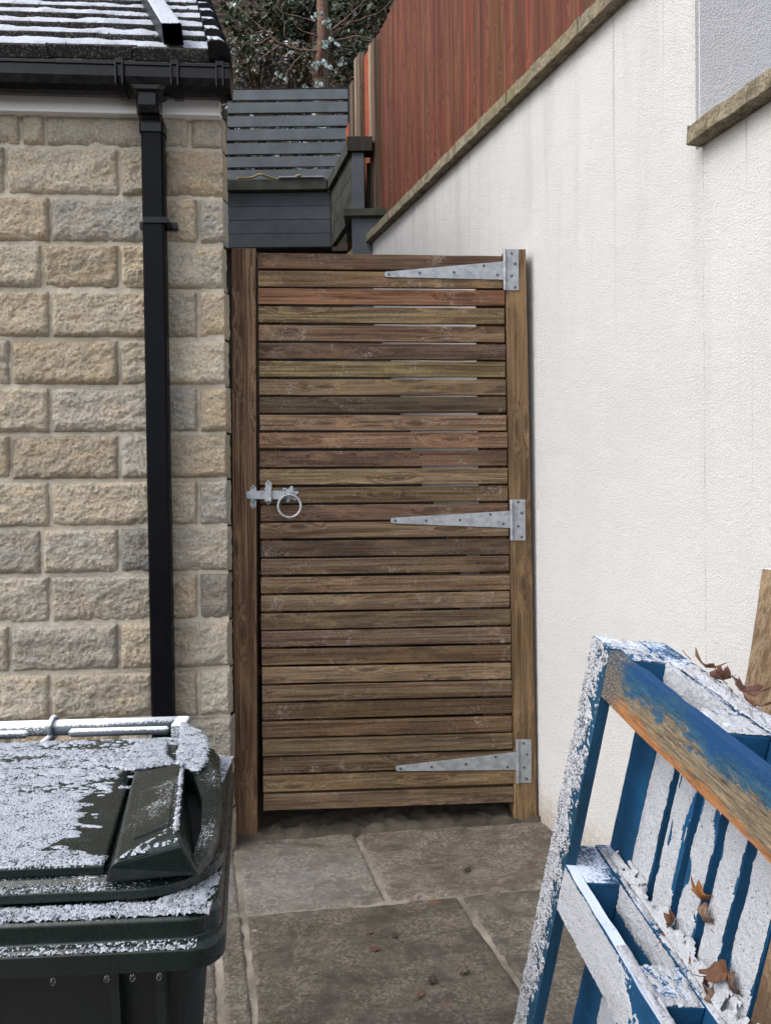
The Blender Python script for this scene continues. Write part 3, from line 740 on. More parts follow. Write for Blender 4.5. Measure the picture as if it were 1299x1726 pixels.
# hinges
def disc(mb, p, r, y0, y1, n=14):
    mb.prism([(p.x + r * math.cos(2 * math.pi * k / n), y0, p.z + r * math.sin(2 * math.pi * k / n)) for k in range(n)], (0, y1 - y0, 0))
for (tx, ty, th_, bx, by0, by1, px0, px1, py0, py1, scs, pcs) in (
        (648, 462, 4.5, 849, 440, 471, 849.5, 874, 419.5, 489, [(655, 462), (707, 459.5), (765, 458.5), (815, 447.5), (838, 463)], [(862, 427), (868, 444), (862, 465), (868, 484)]),
        (658, 877.5, 4.5, 861, 861, 890, 861, 885, 842, 911, [(666, 877.5), (718, 877.5), (775, 876.5), (826, 867), (848, 883)], [(873, 846), (879, 865), (873, 887), (879, 905)]),
        (667, 1296, 4.5, 871, 1268, 1298, 871, 895, 1247, 1320, [(675, 1296), (727, 1293), (785, 1288.5), (835, 1276), (855, 1293)], [(882, 1253), (888, 1272), (883, 1294), (887, 1313)])):
    mb = MB(); yh = -.0045
    A = lambda x, y: GF.at(x, y, 1, yh)
    poly = [A(tx + 2, ty + th_), A(tx, ty + 2), A(tx, ty - 2), A(tx + 2, ty - th_), A(bx, by0), A(bx, by1)]
    mb.prism([(p.x, yh, p.z) for p in poly], (0, .0035, 0))
    hg = mb.build('strap_hinge', M['galv'], gate, bevel=.0006)
    mb = MB(); q = [A(px0, py0), A(px1, py0), A(px1 + .5, py1), A(px0 + .5, py1)]
    mb.prism([(p.x, yh, p.z) for p in reversed(q)], (0, .0035, 0)); mb.build('hinge_plate', M['galv'], hg, bevel=.0008)
    mb = MB(); t_, b_ = A(px0 + .5, py0), A(px0 + 1, py1); mid1, mid2 = t_.lerp(b_, .30), t_.lerp(b_, .72)
    for s_, e_, rad in ((t_, mid1, .0062), (mid1, mid2, .0068), (mid2, b_, .0062)):
        v_ = (e_ - s_).normalized() * .0006
        mb.tube([(s_.x + v_.x, yh - .003, s_.z + v_.z), (e_.x - v_.x, yh - .003, e_.z - v_.z)], rad, 14)
    mb.build('hinge_knuckle', M['galv'], hg, smooth=False)
    for p in scs + pcs:
        mb = MB(); c0_ = A(*p); disc(mb, c0_, .0052, yh - .0022, yh + .001); disc(mb, c0_, .0022, yh - .0030, yh - .0021, 6)
        mb.build('screw', M['screw'], hg, bevel=.0006)
# ring latch
yl = -.004
A = lambda x, y: GF.at(x, y, 1, yl)
lat = MB()
def pl(mb, pts, y0, y1): mb.prism([(A(*p).x, y0, A(*p).z) for p in pts], (0, y1 - y0, 0))
cx_, cy_ = 488, 833
fl = []
for k in range(48):
    t = 2 * math.pi * k / 48; r = 11.5 + 3.2 * math.cos(6 * t + 1.57) 
    fl.append((cx_ + r * math.cos(t) * 1.08, cy_ + r * math.sin(t)))
pl(lat, fl, -.0045, 0); lo_ = lat.build('latch', M['galv'], gate, bevel=.0006)
mb = MB(); disc(mb, A(cx_, cy_), .018, -.012, -.0045, 24); disc(mb, A(cx_, cy_ - 1), .008, -.028, -.012, 16); mb.build('spindle_boss', M['galv'], lo_, bevel=.002)
mb = MB(); pl(mb, [(418, 841), (416, 838), (416, 830), (418, 827.5), (474, 827), (480, 829), (480, 841), (474, 842)][::-1], -.020, -.014); mb.build('latch_bar', M['galv'], lo_, bevel=.001)
mb = MB(); pl(mb, [(447, 814), (452, 809), (458, 814), (458, 846), (452, 851), (447, 846)], -.004, 0)
pl(mb, [(447, 823), (458, 823), (458, 826), (447, 826)], -.026, -.004); pl(mb, [(447, 842), (458, 842), (458, 845), (447, 845)], -.026, -.004); pl(mb, [(447, 823), (458, 823), (458, 845), (447, 845)], -.029, -.0255)
mb.build('staple_plate', M['galv'], lo_, bevel=.001)
mb = MB(); rc = A(488.5, 853); R_ = 18.8 / F * 3.07
mb.tube([(rc.x + R_ * math.cos(2 * math.pi * k / 48), -.031 + .004 * math.sin(2 * math.pi * k / 48), rc.z + R_ * math.sin(2 * math.pi * k / 48)) for k in range(48)], .0050, 10, closed=True)
mb.build('ring_handle', M['galv'], lo_, smooth=True)
for p in ((480, 826), (497, 826), (480, 845), (497, 845), (452, 813), (452, 847)):
    mb = MB(); disc(mb, A(*p), .0035, -.0065, -.004); mb.build('screw', M['screw'], lo_)
mb = MB(); pl(mb, [(421.5, 822), (426.5, 817.5), (432, 822), (432, 853), (426.5, 858), (421.5, 853)], -.0045, 0)
kp = mb.build('latch_keeper', M['galv'], lp, bevel=.0008)
mb = MB(); a_ = A(426.5, 848); b_ = A(426.5, 838); mb.tube([(a_.x, -.006, a_.z), (a_.x, -.016, a_.z + .001), (a_.x, -.025, a_.z + .006), (b_.x, -.027, b_.z)], .0022, 8); mb.build('keeper_hook', M['galv'], kp, smooth=True)
for p in ((426.5, 821.5), (426.5, 854)):
    mb = MB(); disc(mb, A(*p), .0032, -.0062, -.0044); mb.build('screw', M['screw'], kp)

# ================================================================== RIGHT-HAND WALL
gw = thing('rendered_garden_wall', 'white roughcast wall on the right, topped with mossy stone coping slabs', 'wall', WF.M)
cA, cB = WF.at(1020, 12, 1, -.046), WF.at(640, 385, 1, -.046)
def ctop(s): return cB.z + (cA.z - cB.z) * (s - cB.x) / (cA.x - cB.x)      # underside of the upper coping
SE = -4.6
mb = MB(); mb.hexa([(SE, 0, -.1), (SC, 0, -.1), (SC, .25, -.1), (SE, .25, -.1), (SE, 0, ctop(SE)), (SC, 0, ctop(SC)), (SC, .25, ctop(SC)), (SE, .25, ctop(SE))])
mb.build('wall_panel', M['render'], gw)
c2 = WF.at(1237, 188, 1, -.049).z
mb = MB(); mb.box(SC, SC + 4.2, 0, .25, -.1, c2 - .001); mb.build('wall_panel', M['render'], gw)
s = SC + .03; k = 0
while s > SE:
    ln = .58; s2 = s - ln
    mb = MB(); N_ = 30; rows = []
    for i in range(N_ + 1):
        ss = s2 + .004 + (ln - .008) * i / N_; z = ctop(ss); j = .005 * fbm((ss * 9, k, 0), 4, .7); j2 = .004 * fbm((ss * 12, k, 5), 4, .7)
        rows.append([mb.pv(p) for p in ((ss, -.048 + j, z + j2 * .5), (ss, .28, z), (ss, .28, z + .062), (ss, -.044 + j, z + .058 + j2))])
    for i in range(N_):
        for q in range(4): mb.f.append([rows[i][q], rows[i + 1][q], rows[i + 1][(q + 1) % 4], rows[i][(q + 1) % 4]][::-1])
    mb.f.append(rows[0]); mb.f.append(rows[-1][::-1])
    mb.build('coping_slab', M['coping'], gw, bevel=.003); s = s2; k += 1
s = WF.at(1156, 214, 1, -.049).x
for k in range(7):
    mb = MB(); N_ = 30; rows = []; ln = .60
    for i in range(N_ + 1):
        ss = s + .003 + (ln - .006) * i / N_; j = .005 * fbm((ss * 9, k, 10), 4, .7); j2 = .004 * fbm((ss * 12, k, 15), 4, .7)
        rows.append([mb.pv(p) for p in ((ss, -.050 + j, c2 + j2 * .5), (ss, .20, c2), (ss, .20, c2 + .052), (ss, -.046 + j, c2 + .050 + j2))])
    for i in range(N_):
        for q in range(4): mb.f.append([rows[i][q], rows[i + 1][q], rows[i + 1][(q + 1) % 4], rows[i][(q + 1) % 4]][::-1])
    mb.f.append(rows[0]); mb.f.append(rows[-1][::-1])
    mb.build('coping_slab', M['coping'], gw, bevel=.003); s += ln
hw = thing('rendered_house_wall', 'grey-white rendered house wall rising above the lower coping, top right', 'building', WF.M @ Matrix.Translation((SC, 0, 0)))
mb = MB(); mb.box(-.2, .004, .012, 3.5, c2 + .0, 6.5); mb.build('wall', M['render2'], hw)

# ------------------------------------------------------------------ red fence on the wall
rfn = thing('red_board_fence', 'red-brown stained vertical board fence standing on the white wall', 'fence', WF.M)
yf = .10
s_end = WF.at(634, 300, 1, yf).x
zt_ = WF.at(632, 77, 1, yf).z
mb = MB(); s = s_end; rb = random.Random(9)
while s < SC - .1:
    w_ = .042 + rb.uniform(-.003, .003); c_ = rb.choice([(.128, .047, .027), (.118, .042, .024), (.142, .053, .029), (.098, .036, .021), (.122, .045, .026)])
    mb.set(tuple(q * rb.uniform(.85, 1.15) for q in c_)); zb = ctop(s) + .07
    z_ = zt_ + rb.uniform(-.012, .012)
    mb.hexa([(s, yf - .020, zb), (s + w_ + .008, yf - .003, zb), (s + w_ + .008, yf + .004, zb), (s, yf, zb), (s, yf - .020, z_), (s + w_ + .008, yf - .003, z_), (s + w_ + .008, yf + .004, z_), (s, yf, z_)])
    s += w_
mb.build('boards', M['red'], rfn)
mb = MB(); mb.set((.2, .08, .05))
for z_ in (3.55, 4.4): mb.box(s_end, SC - .1, yf + .006, yf + .05, z_, z_ + .08)
mb.build('rail', M['red'], rfn)
# farther, stepped bay with pale posts
def sx_at(px, y=200, n_=yf): return WF.at(px, y, 1, n_).x
def fence_post(p0, p1, ytop, nm, mat, dy=.0):
    mb = MB(); a = WF.at(p0, 200, 1, yf - dy); b = WF.at(p1, 200, 1, yf - dy); z_ = WF.at(p0, ytop, 1, yf - dy).z
    mb.set((.15, .115, .09)); mb.box(a.x + (b.x - a.x) * .35, b.x, yf - dy, yf - dy + .08, ctop(a.x) - .05, z_); o = mb.build(nm, M['red'], rfn, bevel=.003)
    mb = MB(); mb.box(a.x, a.x + (b.x - a.x) * .34, yf - dy, yf - dy + .02, ctop(a.x) - .05, z_ + .02); mb.build('edge_strip', M[mat], o, bevel=.002); return o
fence_post(622, 631, 79, 'fence_post', 'paleedge', .06); fence_post(597.5, 606, 103, 'fence_post', 'paleedge', .05); fence_post(588, 594, 146, 'fence_post', 'darkwood', .05)
mb = MB(); a = sx_at(585); b = sx_at(622); s = a
z_ = WF.at(615, 100, 1, yf).z
while s < b:
    mb.set(rb.choice([(.30, .085, .045), (.34, .10, .05), (.22, .06, .033)])); mb.box(s, s + .055, yf - .01 + rb.uniform(-.004, .004), yf + .006, 3.2, z_ - (.25 if s < sx_at(606) else 0)); s += .058
mb.build('boards', M['red'], rfn)

# ------------------------------------------------------------------ grey planter, slatted screen, ledge and steps beyond the gate
zc_ = 3.93; Yf = 6.25
fa, fb = Py(340, 305, Yf), Py(557, 305, Yf)
nearA = fb + (-wd) * .72
PF = Frame((fb.x, fb.y, 0), (1, 0, 0), (0, 1, 0), (0, 0, 1))
pt = thing('raised_planter', 'grey painted timber planter beyond the gate, its side cap running forward', 'planter', PF.M)
lx = fa.x - fb.x
zlow = PF.at(500, 416, 1, 0).z
mb = MB(); nb = 4
for k in range(nb):
    z0_ = zlow + (zc_ - .09 - zlow) * k / nb; z1_ = zlow + (zc_ - .09 - zlow) * (k + 1) / nb
    mb.set((1, 1, 1)); mb.box(lx, -.004, rb.uniform(-.002, .002), .04, z0_ + .0015, z1_ - .0015)
mb.build('front_board', M['grey'], pt, bevel=.002)
mb = MB(); mb.set((1, 1, 1)); mb.box(lx, -.03, -.045, .12, zc_ - .085, zc_); mb.build('front_cap', M['greycap'], pt, bevel=.003)
v = (-wd) * .72; nrm = Vector((-wd.y, wd.x, 0))     # facing the passage (left)
mb = MB()
for k in range(3):
    z0_ = zlow + (zc_ - .09 - zlow) * k / 3; z1_ = zlow + (zc_ - .09 - zlow) * (k + 1) / 3 - .003; mb.set((1, 1, 1))
    a = Vector((0, 0, 0)); b = v; t = -nrm * .04
    mb.hexa([(*(a.xy), z0_), (*(a + t).xy, z0_), (*(b + t).xy, z0_), (*(b.xy), z0_), (*(a.xy), z1_), (*(a + t).xy, z1_), (*(b + t).xy, z1_), (*(b.xy), z1_)])
mb.build('side_board', M['greycap'], pt, bevel=.002)
mb = MB(); a = Vector((0, 0, 0)) + nrm * .03; b = v + nrm * .03 + (-wd) * .03; t = -nrm * .12; z0_, z1_ = zc_ - .085, zc_ + .001
mb.hexa([(*(a.xy), z0_), (*(a + t).xy, z0_), (*(b + t).xy, z0_), (*(b.xy), z0_), (*(a.xy), z1_), (*(a + t).xy, z1_), (*(b + t).xy, z1_), (*(b.xy), z1_)])
mb.build('side_cap', M['greycap'], pt, bevel=.002)
e = v
mb = MB(); mb.set((1, 1, 1)); mb.box(e.x - .035, e.x + .145, e.y - .055, e.y + .06, zc_ - .10, zc_ + .003); mb.build('end_cap', M['darkwood'], pt, bevel=.003)
mb = MB(); mb.box(e.x, e.x + .085, e.y - .03, e.y + .05, 3.3, zc_ - .10); mb.build('corner_post', M['grey'], pt, bevel=.003)
mb = MB(); mb.box(e.x + .10, e.x + .5, e.y + .1, e.y + .14, 3.2, zc_ - .12); mb.build('back_panel', M['darkwood'], pt)
mb = MB(); mb.box(lx, -.02, .05, .42, zlow, zc_ - .10); mb.build('planter_fill', M['soil'], pt)
# low block under the planter
lg = thing('rendered_ledge', 'small grey ledge block under the planter corner, beside the sloping coping', 'ledge', PF.M)
zl = PF.at(630, 353, 1, e.y - .1).z
mb = MB(); mb.box(e.x - .005, e.x + .5, e.y - .09, e.y + .5, 2.4, zl - .05); mb.build('block', M['ledge'], lg, bevel=.004)
mb = MB(); mb.box(e.x - .06, e.x + .5, e.y - .13, e.y + .5, zl - .05, zl); mb.build('cap', M['greycap'], lg, bevel=.003)
rw = MB(); rw.set((.5, .5, .5)); rw.box(lx - .5, .25, .10, .5, 1.5, zlow - .002); tag(rw.build('retaining_wall', M['darkwood'], M=PF.M), 'dark timber retaining wall just below the grey planter boards', 'wall')
st = thing('garden_steps', 'dark steep steps climbing away behind the slatted gate', 'steps', loc=(0, 3.55, 0))
for k in range(12):
    y0 = .0 + .19 * k; z1 = .55 + .215 * k
    mb = MB(); Y = 3.55 + y0; xR = .624 - .292 * (Y - 3.18) - .002; xL = -.75 - .26 * (Y - 3.0)
    mb.box(xL, xR - .02, y0, y0 + .19, -.1, z1); mb.build('step', M['step'], st, bevel=.006)
# slatted screen
sf = Frame(Py(480, 300, 6.95), (1, 0, 0), (0, 1, 0), (0, 0, 1))
sc_ = thing('slatted_screen', 'grey painted horizontal slat screen with snow showing between its boards', 'fence', sf.M)
ys = [(150, 167), (171.5, 189), (194, 212), (217, 235.5), (240, 258.5), (263, 280.5), (285, 303)]
mb = MB()
for k, (a, b) in enumerate(ys):
    l_ = sf.at((392, 383, 383, 382, 381, 380, 379)[k], a); mb.set((1, 1, 1))
    r_ = sf.at(586, a + .0); r2 = sf.at(586, b)
    mb.box(l_.x, r_.x, rb.uniform(-.003, .003), .025, sf.at(480, b).z, sf.at(480, a).z)
mb.build('slats', M['grey'], sc_, bevel=.002)
for px_ in (384, 580):
    mb = MB(); p = sf.at(px_, 200); mb.box(p.x - .04 + .045, p.x + .04, .028, .10, sf.at(480, 310).z - .5, sf.at(480, 152).z); mb.build('screen_post', M['darkwood'], sc_)
fr = MB(); zt3 = sf.at(480, 150).z; l3, r3 = sf.at(392, 150).x, sf.at(586, 150).x
fr.crust(lambda u, v: (l3 + (r3 - l3) * u, .025 * v, zt3 + .001), lambda u, v: .3 + .5 * noise.noise(Vector((u * 14, 1, 2))), .010, .008, .003, 90.0, nrm=(0, 0, 1)); fr.build('snow', M['snow'], sc_, smooth=True)
# hose and snowy lath lying on the planter cap
hz = MB(); h0 = Py(425, 301, 6.2); h0.z = zc_ + .012
pts = []
for k in range(60):
    t = k / 59; pts.append((-.12 + .5 * t + .02 * math.sin(t * 9), .04 * math.sin(t * 11) + .02, .004 + .028 * max(0, math.sin(t * 6.0)) * (1 - t)))
hz.tube([h0 + Vector(p) for p in pts], .009, 8); tag(hz.build('garden_hose', M['hose'], smooth=True, origin=h0), 'thin yellow hose lying loosely along the planter cap', 'hose')
lt = MB(); q0 = Py(470, 303, 6.22); q0.z = zc_ + .004; lt.box(q0.x, q0.x + .36, q0.y - .03, q0.y + .01, q0.z, q0.z + .012)
tag(lt.build('wooden_lath', M['snow'], origin=q0, bevel=.003), 'thin snow-covered lath on the planter cap beside the hose', 'lath')

# ================================================================== WOODLAND BANK
mb = MB()
def fn(u, v):
    x = -9 + 18 * u; y = 7.3 + 14 * v; z = 3.9 + 1.05 * (y - 7.3) + .35 * fbm((x * .8, y * .8, 2), 5, .8)
    return (x, y, z)
mb.grid(fn, 120, 110); tag(mb.build('hillside', M['hill'], smooth=True), kind='structure')
mb = MB(); mb.box(-9, 9, 7.2, 7.35, -.2, 4.0); tag(mb.build('terrain_bank', M['soil']), kind='structure')
def hz_(x, y): return 3.9 + 1.05 * (y - 7.3) + .35 * fbm((x * .8, y * .8, 2), 5, .8)
def leafcloud(mb, c, rad, n_, size, cols_, frost=0.0, seed=0, flat=.0, thick=1.0):
    R = random.Random(seed); c = Vector(c)
    for _ in range(n_):
        while True:
            d = Vector((R.uniform(-1, 1), R.uniform(-1, 1), R.uniform(-1, 1)))
            if d.length < 1: break
        nz = noise.noise(Vector((d.x * 2.3 + seed, d.y * 2.3, d.z * 2.3)))
        if nz < -.12: continue
        p = c + Vector((d.x * rad[0], d.y * rad[1], d.z * rad[2])) * (1 + .25 * nz)
        s = size * R.uniform(.6, 1.4); t = Vector((R.uniform(-1, 1), R.uniform(-1, 1), R.uniform(-.8, .4))).normalized()
        nrm_ = Vector((R.uniform(-1, 1), R.uniform(-1.2, .3), R.uniform(0, 1.2))).normalized(); b = t.cross(nrm_).normalized() * s * .33; nn_ = b.cross(t).normalized()
        cc = R.choice(cols_); f = R.uniform(.6, 1.4); cc = tuple(q * f for q in cc)
        if R.random() < frost: cc = (.42, .48, .50)
        mb.set(cc, 0)
        i = [mb.pv(q) for q in (p - t * s * .5, p + b - nn_ * s * .06, p + t * s * .5, p - b - nn_ * s * .06, p)]
        mb.f += [[i[0], i[1], i[4]], [i[1], i[2], i[4]], [i[2], i[3], i[4]], [i[3], i[0], i[4]]]
EV = [(.035, .055, .03), (.05, .075, .035), (.025, .04, .028), (.07, .085, .04)]
BR = [(.08, .062, .042), (.11, .085, .058), (.06, .05, .036), (.15, .12, .085)]
shr = [(445, 40, 10.4, (.55, .45, .55), EV, .02, 'dark evergreen shrub above the roof corner, highest on the wooded bank', 1800, .085),
       (515, 18, 10.6, (.5, .45, .4), EV, .02, 'dark evergreen shrub left of the tree trunk, at the top of the picture', 1500, .085),
       (625, 25, 10.3, (.6, .5, .6), EV, .03, 'dark evergreen shrub between the tree trunk and the red fence', 2200, .085),
       (430, 100, 9.2, (.42, .3, .30), BR + EV[:2], .14, 'brown-leaved frosty shrub beside the end of the roof', 1600, .055),
       (500, 110, 9.1, (.42, .3, .26), BR + EV[:1], .10, 'brown-leaved frosty shrub just above the slatted screen', 1500, .055),
       (600, 110, 9.0, (.36, .3, .3), BR[:2] + EV, .05, 'greenish twiggy shrub right of the tree trunk, above the screen', 1400, .055),
       (377, 215, 7.35, (.10, .22, .55), EV, .30, 'narrow frosty bush squeezed between the stone wall and the slatted screen', 900, .05),
       (470, 235, 7.5, (.85, .2, .38), EV[:3], .45, 'snowy low bush seen through the gaps of the slatted screen', 1600, .06)]
for k, (px_, py_2, Y, rad, cs, fz, lab, n_, sz) in enumerate(shr):
    c = Py(px_, py_2, Y); sh = thing('woodland_shrub', lab, 'shrub', loc=(c.x, c.y, min(c.z - rad[2], hz_(c.x, c.y))), group='shrubs on the bank')
    loc = Vector(sh.location); mb = MB(); leafcloud(mb, c - loc, rad, n_, sz, cs, fz, k * 7 + 1); mb.build('foliage', M['leaf'], sh)
    R = random.Random(k); mb = MB(); mb.set((.07, .05, .035))
    for q in range(14):
        a = R.uniform(0, 6.28); e_ = (c - loc) + Vector((math.cos(a) * rad[0], math.sin(a) * rad[1], R.uniform(-.3, 1) * rad[2]))
        mid = (c - loc) * .5 + e_ * .25 + Vector((R.uniform(-.05, .05), 0, .05))
        mb.tube([(R.uniform(-.05, .05), 0, -.05), mid, e_], [.014, .009, .003], 5)
    mb.build('stem', M['bark'], sh, smooth=True)
# tree
tb = Py(541, 160, 8.6); tz = tb.z - .5
tr = thing('tree', 'slim twisted tree trunk with bare branches and frosty leaves above the screen', 'tree', loc=(tb.x, tb.y, tz))
mb = MB(); mb.set((.15, .115, .085)); L0 = Vector((tb.x, tb.y, tz))
def tp(px_, py_2, dy=0): return Py(px_, py_2, 8.6 + dy) - L0
mb.tube([(0, 0, 0), tp(541, 150), tp(542, 110), tp(544, 60), tp(543, 10), tp(540, -60), tp(544, -160)], [.085, .078, .074, .066, .06, .055, .04], 14)
mb.set((.17, .10, .075)); mb.tube([tp(538, 130, -.05), tp(539, 90, -.08), tp(545, 50, -.08), tp(541, 0, -.06), tp(536, -60, -.05)], [.05, .045, .045, .04, .035], 10)
mb.build('trunk', M['bark'], tr, smooth=True)
brs = [[(534, 86), (505, 84), (470, 72), (445, 50), (422, 30), (400, 10)], [(472, 74), (455, 88), (440, 96), (428, 92)], [(446, 52), (430, 55), (412, 42), (398, 44)], [(560, 50), (575, 38), (592, 22), (610, 5)], [(562, 55), (585, 42), (605, 20), (615, -10)],
       [(535, 34), (510, 30), (480, 22), (455, 4)], [(500, 82), (480, 60), (478, 30), (470, 0)], [(560, 70), (600, 60), (630, 66), (655, 50)], [(455, 62), (440, 72), (415, 75), (396, 68)], [(520, 85), (500, 100), (485, 120), (480, 145)], [(566, 45), (600, 35), (640, 20), (665, -5)], [(535, 60), (510, 52), (495, 40), (492, 15)]]
for k, b in enumerate(brs):
    mb = MB(); mb.set((.15, .10, .08)); R = random.Random(k); pts = []
    for i_ in range(len(b) - 1):
        for q in range(4):
            t = q / 4; x_ = b[i_][0] * (1 - t) + b[i_ + 1][0] * t; y_ = b[i_][1] * (1 - t) + b[i_ + 1][1] * t
            pts.append(tp(x_ + R.uniform(-1.2, 1.2), y_ + R.uniform(-1.2, 1.2), -.1 - .05 * i_))
    pts.append(tp(*b[-1], -.3)); n_ = len(pts)
    r0 = .017 if k in (0, 3) else .010
    mb.tube(pts, [r0 * (1 - .75 * i_ / n_) for i_ in range(n_)], 6); mb.build('branch', M['bark'], tr, smooth=True)
# big frosty leaves hanging by the trunk
mb = MB(); R = random.Random(4)
for (px_, py_2) in [(553, 33), (548, 38), (556, 42), (545, 72), (552, 70), (559, 68), (567, 74), (548, 76), (545, 104), (551, 108), (556, 112), (528, 108), (533, 112), (538, 106), (533, 138), (540, 142), (536, 146), (515, 146), (474, 128), (468, 124), (480, 132), (535, 25), (526, 30), (541, 22)]:
    for q in range(3):
        p = tp(px_ + R.uniform(-3, 3), py_2 + R.uniform(-3, 3), -.18); s = R.uniform(.055, .085)
        t = Vector((R.uniform(-.8, .8), -.2, -R.uniform(.4, 1))).normalized(); b = t.cross(Vector((R.uniform(-.3, .3), -1, .3))).normalized() * s * .3
        mb.set(R.choice([(.20, .27, .28), (.13, .19, .18), (.07, .11, .07), (.30, .36, .39)]), 0)
        dn = Vector((0, -.012, .01)); i = [mb.pv(x) for x in (p - t * s * .5, p - t * s * .1 + b, p + t * s * .5, p - t * s * .1 - b, p + dn)]
        mb.f += [[i[0], i[1], i[4]], [i[1], i[2], i[4]], [i[2], i[3], i[4]], [i[3], i[0], i[4]]]
mb.build('crown', M['leaf'], tr)
# wire guard round the foot of the trunk
mb = MB(); mb.set((.2, .15, .12)); z0_ = tp(541, 150).z; z1_ = tp(541, 50).z
for k in range(16):
    a = 2 * math.pi * k / 16; mb.tube([(.01 + .10 * math.cos(a), .10 * math.sin(a), z0_ - .3), (.01 + .10 * math.cos(a), .10 * math.sin(a), z1_)], .0018, 4)
z_ = z0_ - .3
while z_ < z1_:
    mb.tube([(.01 + .10 * math.cos(2 * math.pi * k / 20), .10 * math.sin(2 * math.pi * k / 20), z_) for k in range(20)], .0018, 4, closed=True); z_ += .035
mb.build('wire_guard', M['bark'], tr)

# ================================================================== WHEELIE BIN
bang = math.radians(3.4)
KF = Frame((G(-90, 1500, .9).x * 0 - .545, 1.1, 0), (math.cos(bang), math.sin(bang), 0), (-math.sin(bang), math.cos(bang), 0), (0, 0, 1))
bn = thing('wheelie_bin', 'dark green wheelie bin with frost-covered lid and handle bar, front left', 'bin', KF.M)
def B(px_, py_2, z): return KF.Mi @ G(px_, py_2, z)
def mir(p): return Vector((-p.x, p.y, p.z))
# rim (body collar): rounded outline, right half then mirrored
fr_r = B(357, 1547, .895); bk_r = B(394, 1268, .905)
def outline(hw0, hw1, y0, y1, rc_=.05, n=7):
    # closed outline ccw from front centre: front y0 half width hw0, back y1 half width hw1
    pts = []
    def arc(cx, cy, a0, a1):
        for k in range(n + 1):
            t = a0 + (a1 - a0) * k / n; pts.append((cx + rc_ * math.cos(t), cy + rc_ * math.sin(t)))
    arc(hw0 - rc_, y0 + rc_, -math.pi / 2, 0); arc(hw1 - rc_, y1 - rc_, 0, math.pi / 2); arc(-hw1 + rc_, y1 - rc_, math.pi / 2, math.pi); arc(-hw0 + rc_, y0 + rc_, math.pi, 1.5 * math.pi)
    return pts
def shell(mb, secs):   # list of (outline points, z)
    ids = [[mb.pv((x, y, z)) for x, y in o] for o, z in secs]; n = len(ids[0])
    for a, b in zip(ids, ids[1:]):
        for k in range(n): mb.f.append([a[k], a[(k + 1) % n], b[(k + 1) % n], b[k]])
    mb.f.append(ids[0][::-1]); mb.f.append(ids[-1])
yfr = fr_r.y; ybk = bk_r.y + .02; h0, h1 = fr_r.x + .004, bk_r.x
mb = MB()
shell(mb, [(outline(h0 - .028, h1 - .03, yfr + .028, ybk - .03, .035), .843), (outline(h0 + .006, h1 + .002, yfr - .010, ybk, .035), .843), (outline(h0 + .008, h1 + .003, yfr - .012, ybk, .036), .866), (outline(h0 + .004, h1 + .002, yfr - .007, ybk, .036), .871),
           (outline(h0, h1, yfr, ybk - .002, .036), .873), (outline(h0, h1, yfr, ybk - .002, .036), .893), (outline(h0 - .004, h1 - .004, yfr + .004, ybk - .006, .036), .897)])
rim = mb.build('rim', M['bin'], bn, smooth=False, bevel=.0025)
mb = MB(); bx = B(346, 1690, .80)
hwb = bx.x
shell(mb, [(outline(hwb - .09, h1 - .10, yfr + .16, ybk - .10, .04), .03), (outline(hwb - .012, h1 - .045, yfr + .045, ybk - .05, .045), .80), (outline(hwb, h1 - .035, yfr + .035, ybk - .04, .045), .8425)])
body = mb.build('body', M['binbody'], bn, smooth=False, bevel=.003)
mb = MB()      # moulded ribs on the body front and corner
for x_ in (hwb - .055, hwb - .105, 0.02, -hwb + .055): mb.hexa([(x_ - .004, yfr + .10, .1), (x_ + .004, yfr + .10, .1), (x_ + .004, yfr + .13, .1), (x_ - .004, yfr + .13, .1), (x_ - .005, yfr + .024, .842), (x_ + .005, yfr + .024, .842), (x_ + .005, yfr + .05, .842), (x_ - .005, yfr + .05, .842)])
mb.build('rib', M['binbody'], body)
for sgn in (1, -1):
    mb = MB(); wx = sgn * (h1 - .09); mb.tube([(wx - .025, ybk - .02, .10), (wx + .025, ybk - .02, .10)], .10, 28); mb.build('wheel', M['binbody'], bn, bevel=.01)
# lid
zl0 = .899
LO = [B(395 - 395 + p, y, z) for p, y, z in ((0, 1532, zl0),)]
def L(px_, y_, z): return B(px_, y_, z)
lidpts = {}
ylf = L(200, 1520, .900).y           # front lip
ylb = L(100, 1247, .932).y
lo0, lo1 = L(352, 1475, .91).x + .010, L(352, 1262, .945).x + .012
mb = MB()
shell(mb, [(outline(lo0 - .006, lo1 - .006, ylf + .004, ylb, .085, 9), .8995), (outline(lo0, lo1, ylf, ylb + .004, .088, 9), .902), (outline(lo0 - .001, lo1, ylf + .001, ylb + .004, .088, 9), .912), (outline(lo0 - .012, lo1 - .008, ylf + .012, ylb, .085, 9), .916), (outline(lo0 - .016, lo1 - .012, ylf + .017, ylb - .004, .084, 9), .921)])
lid = mb.build('lid', M['bin'], bn, bevel=.0015)
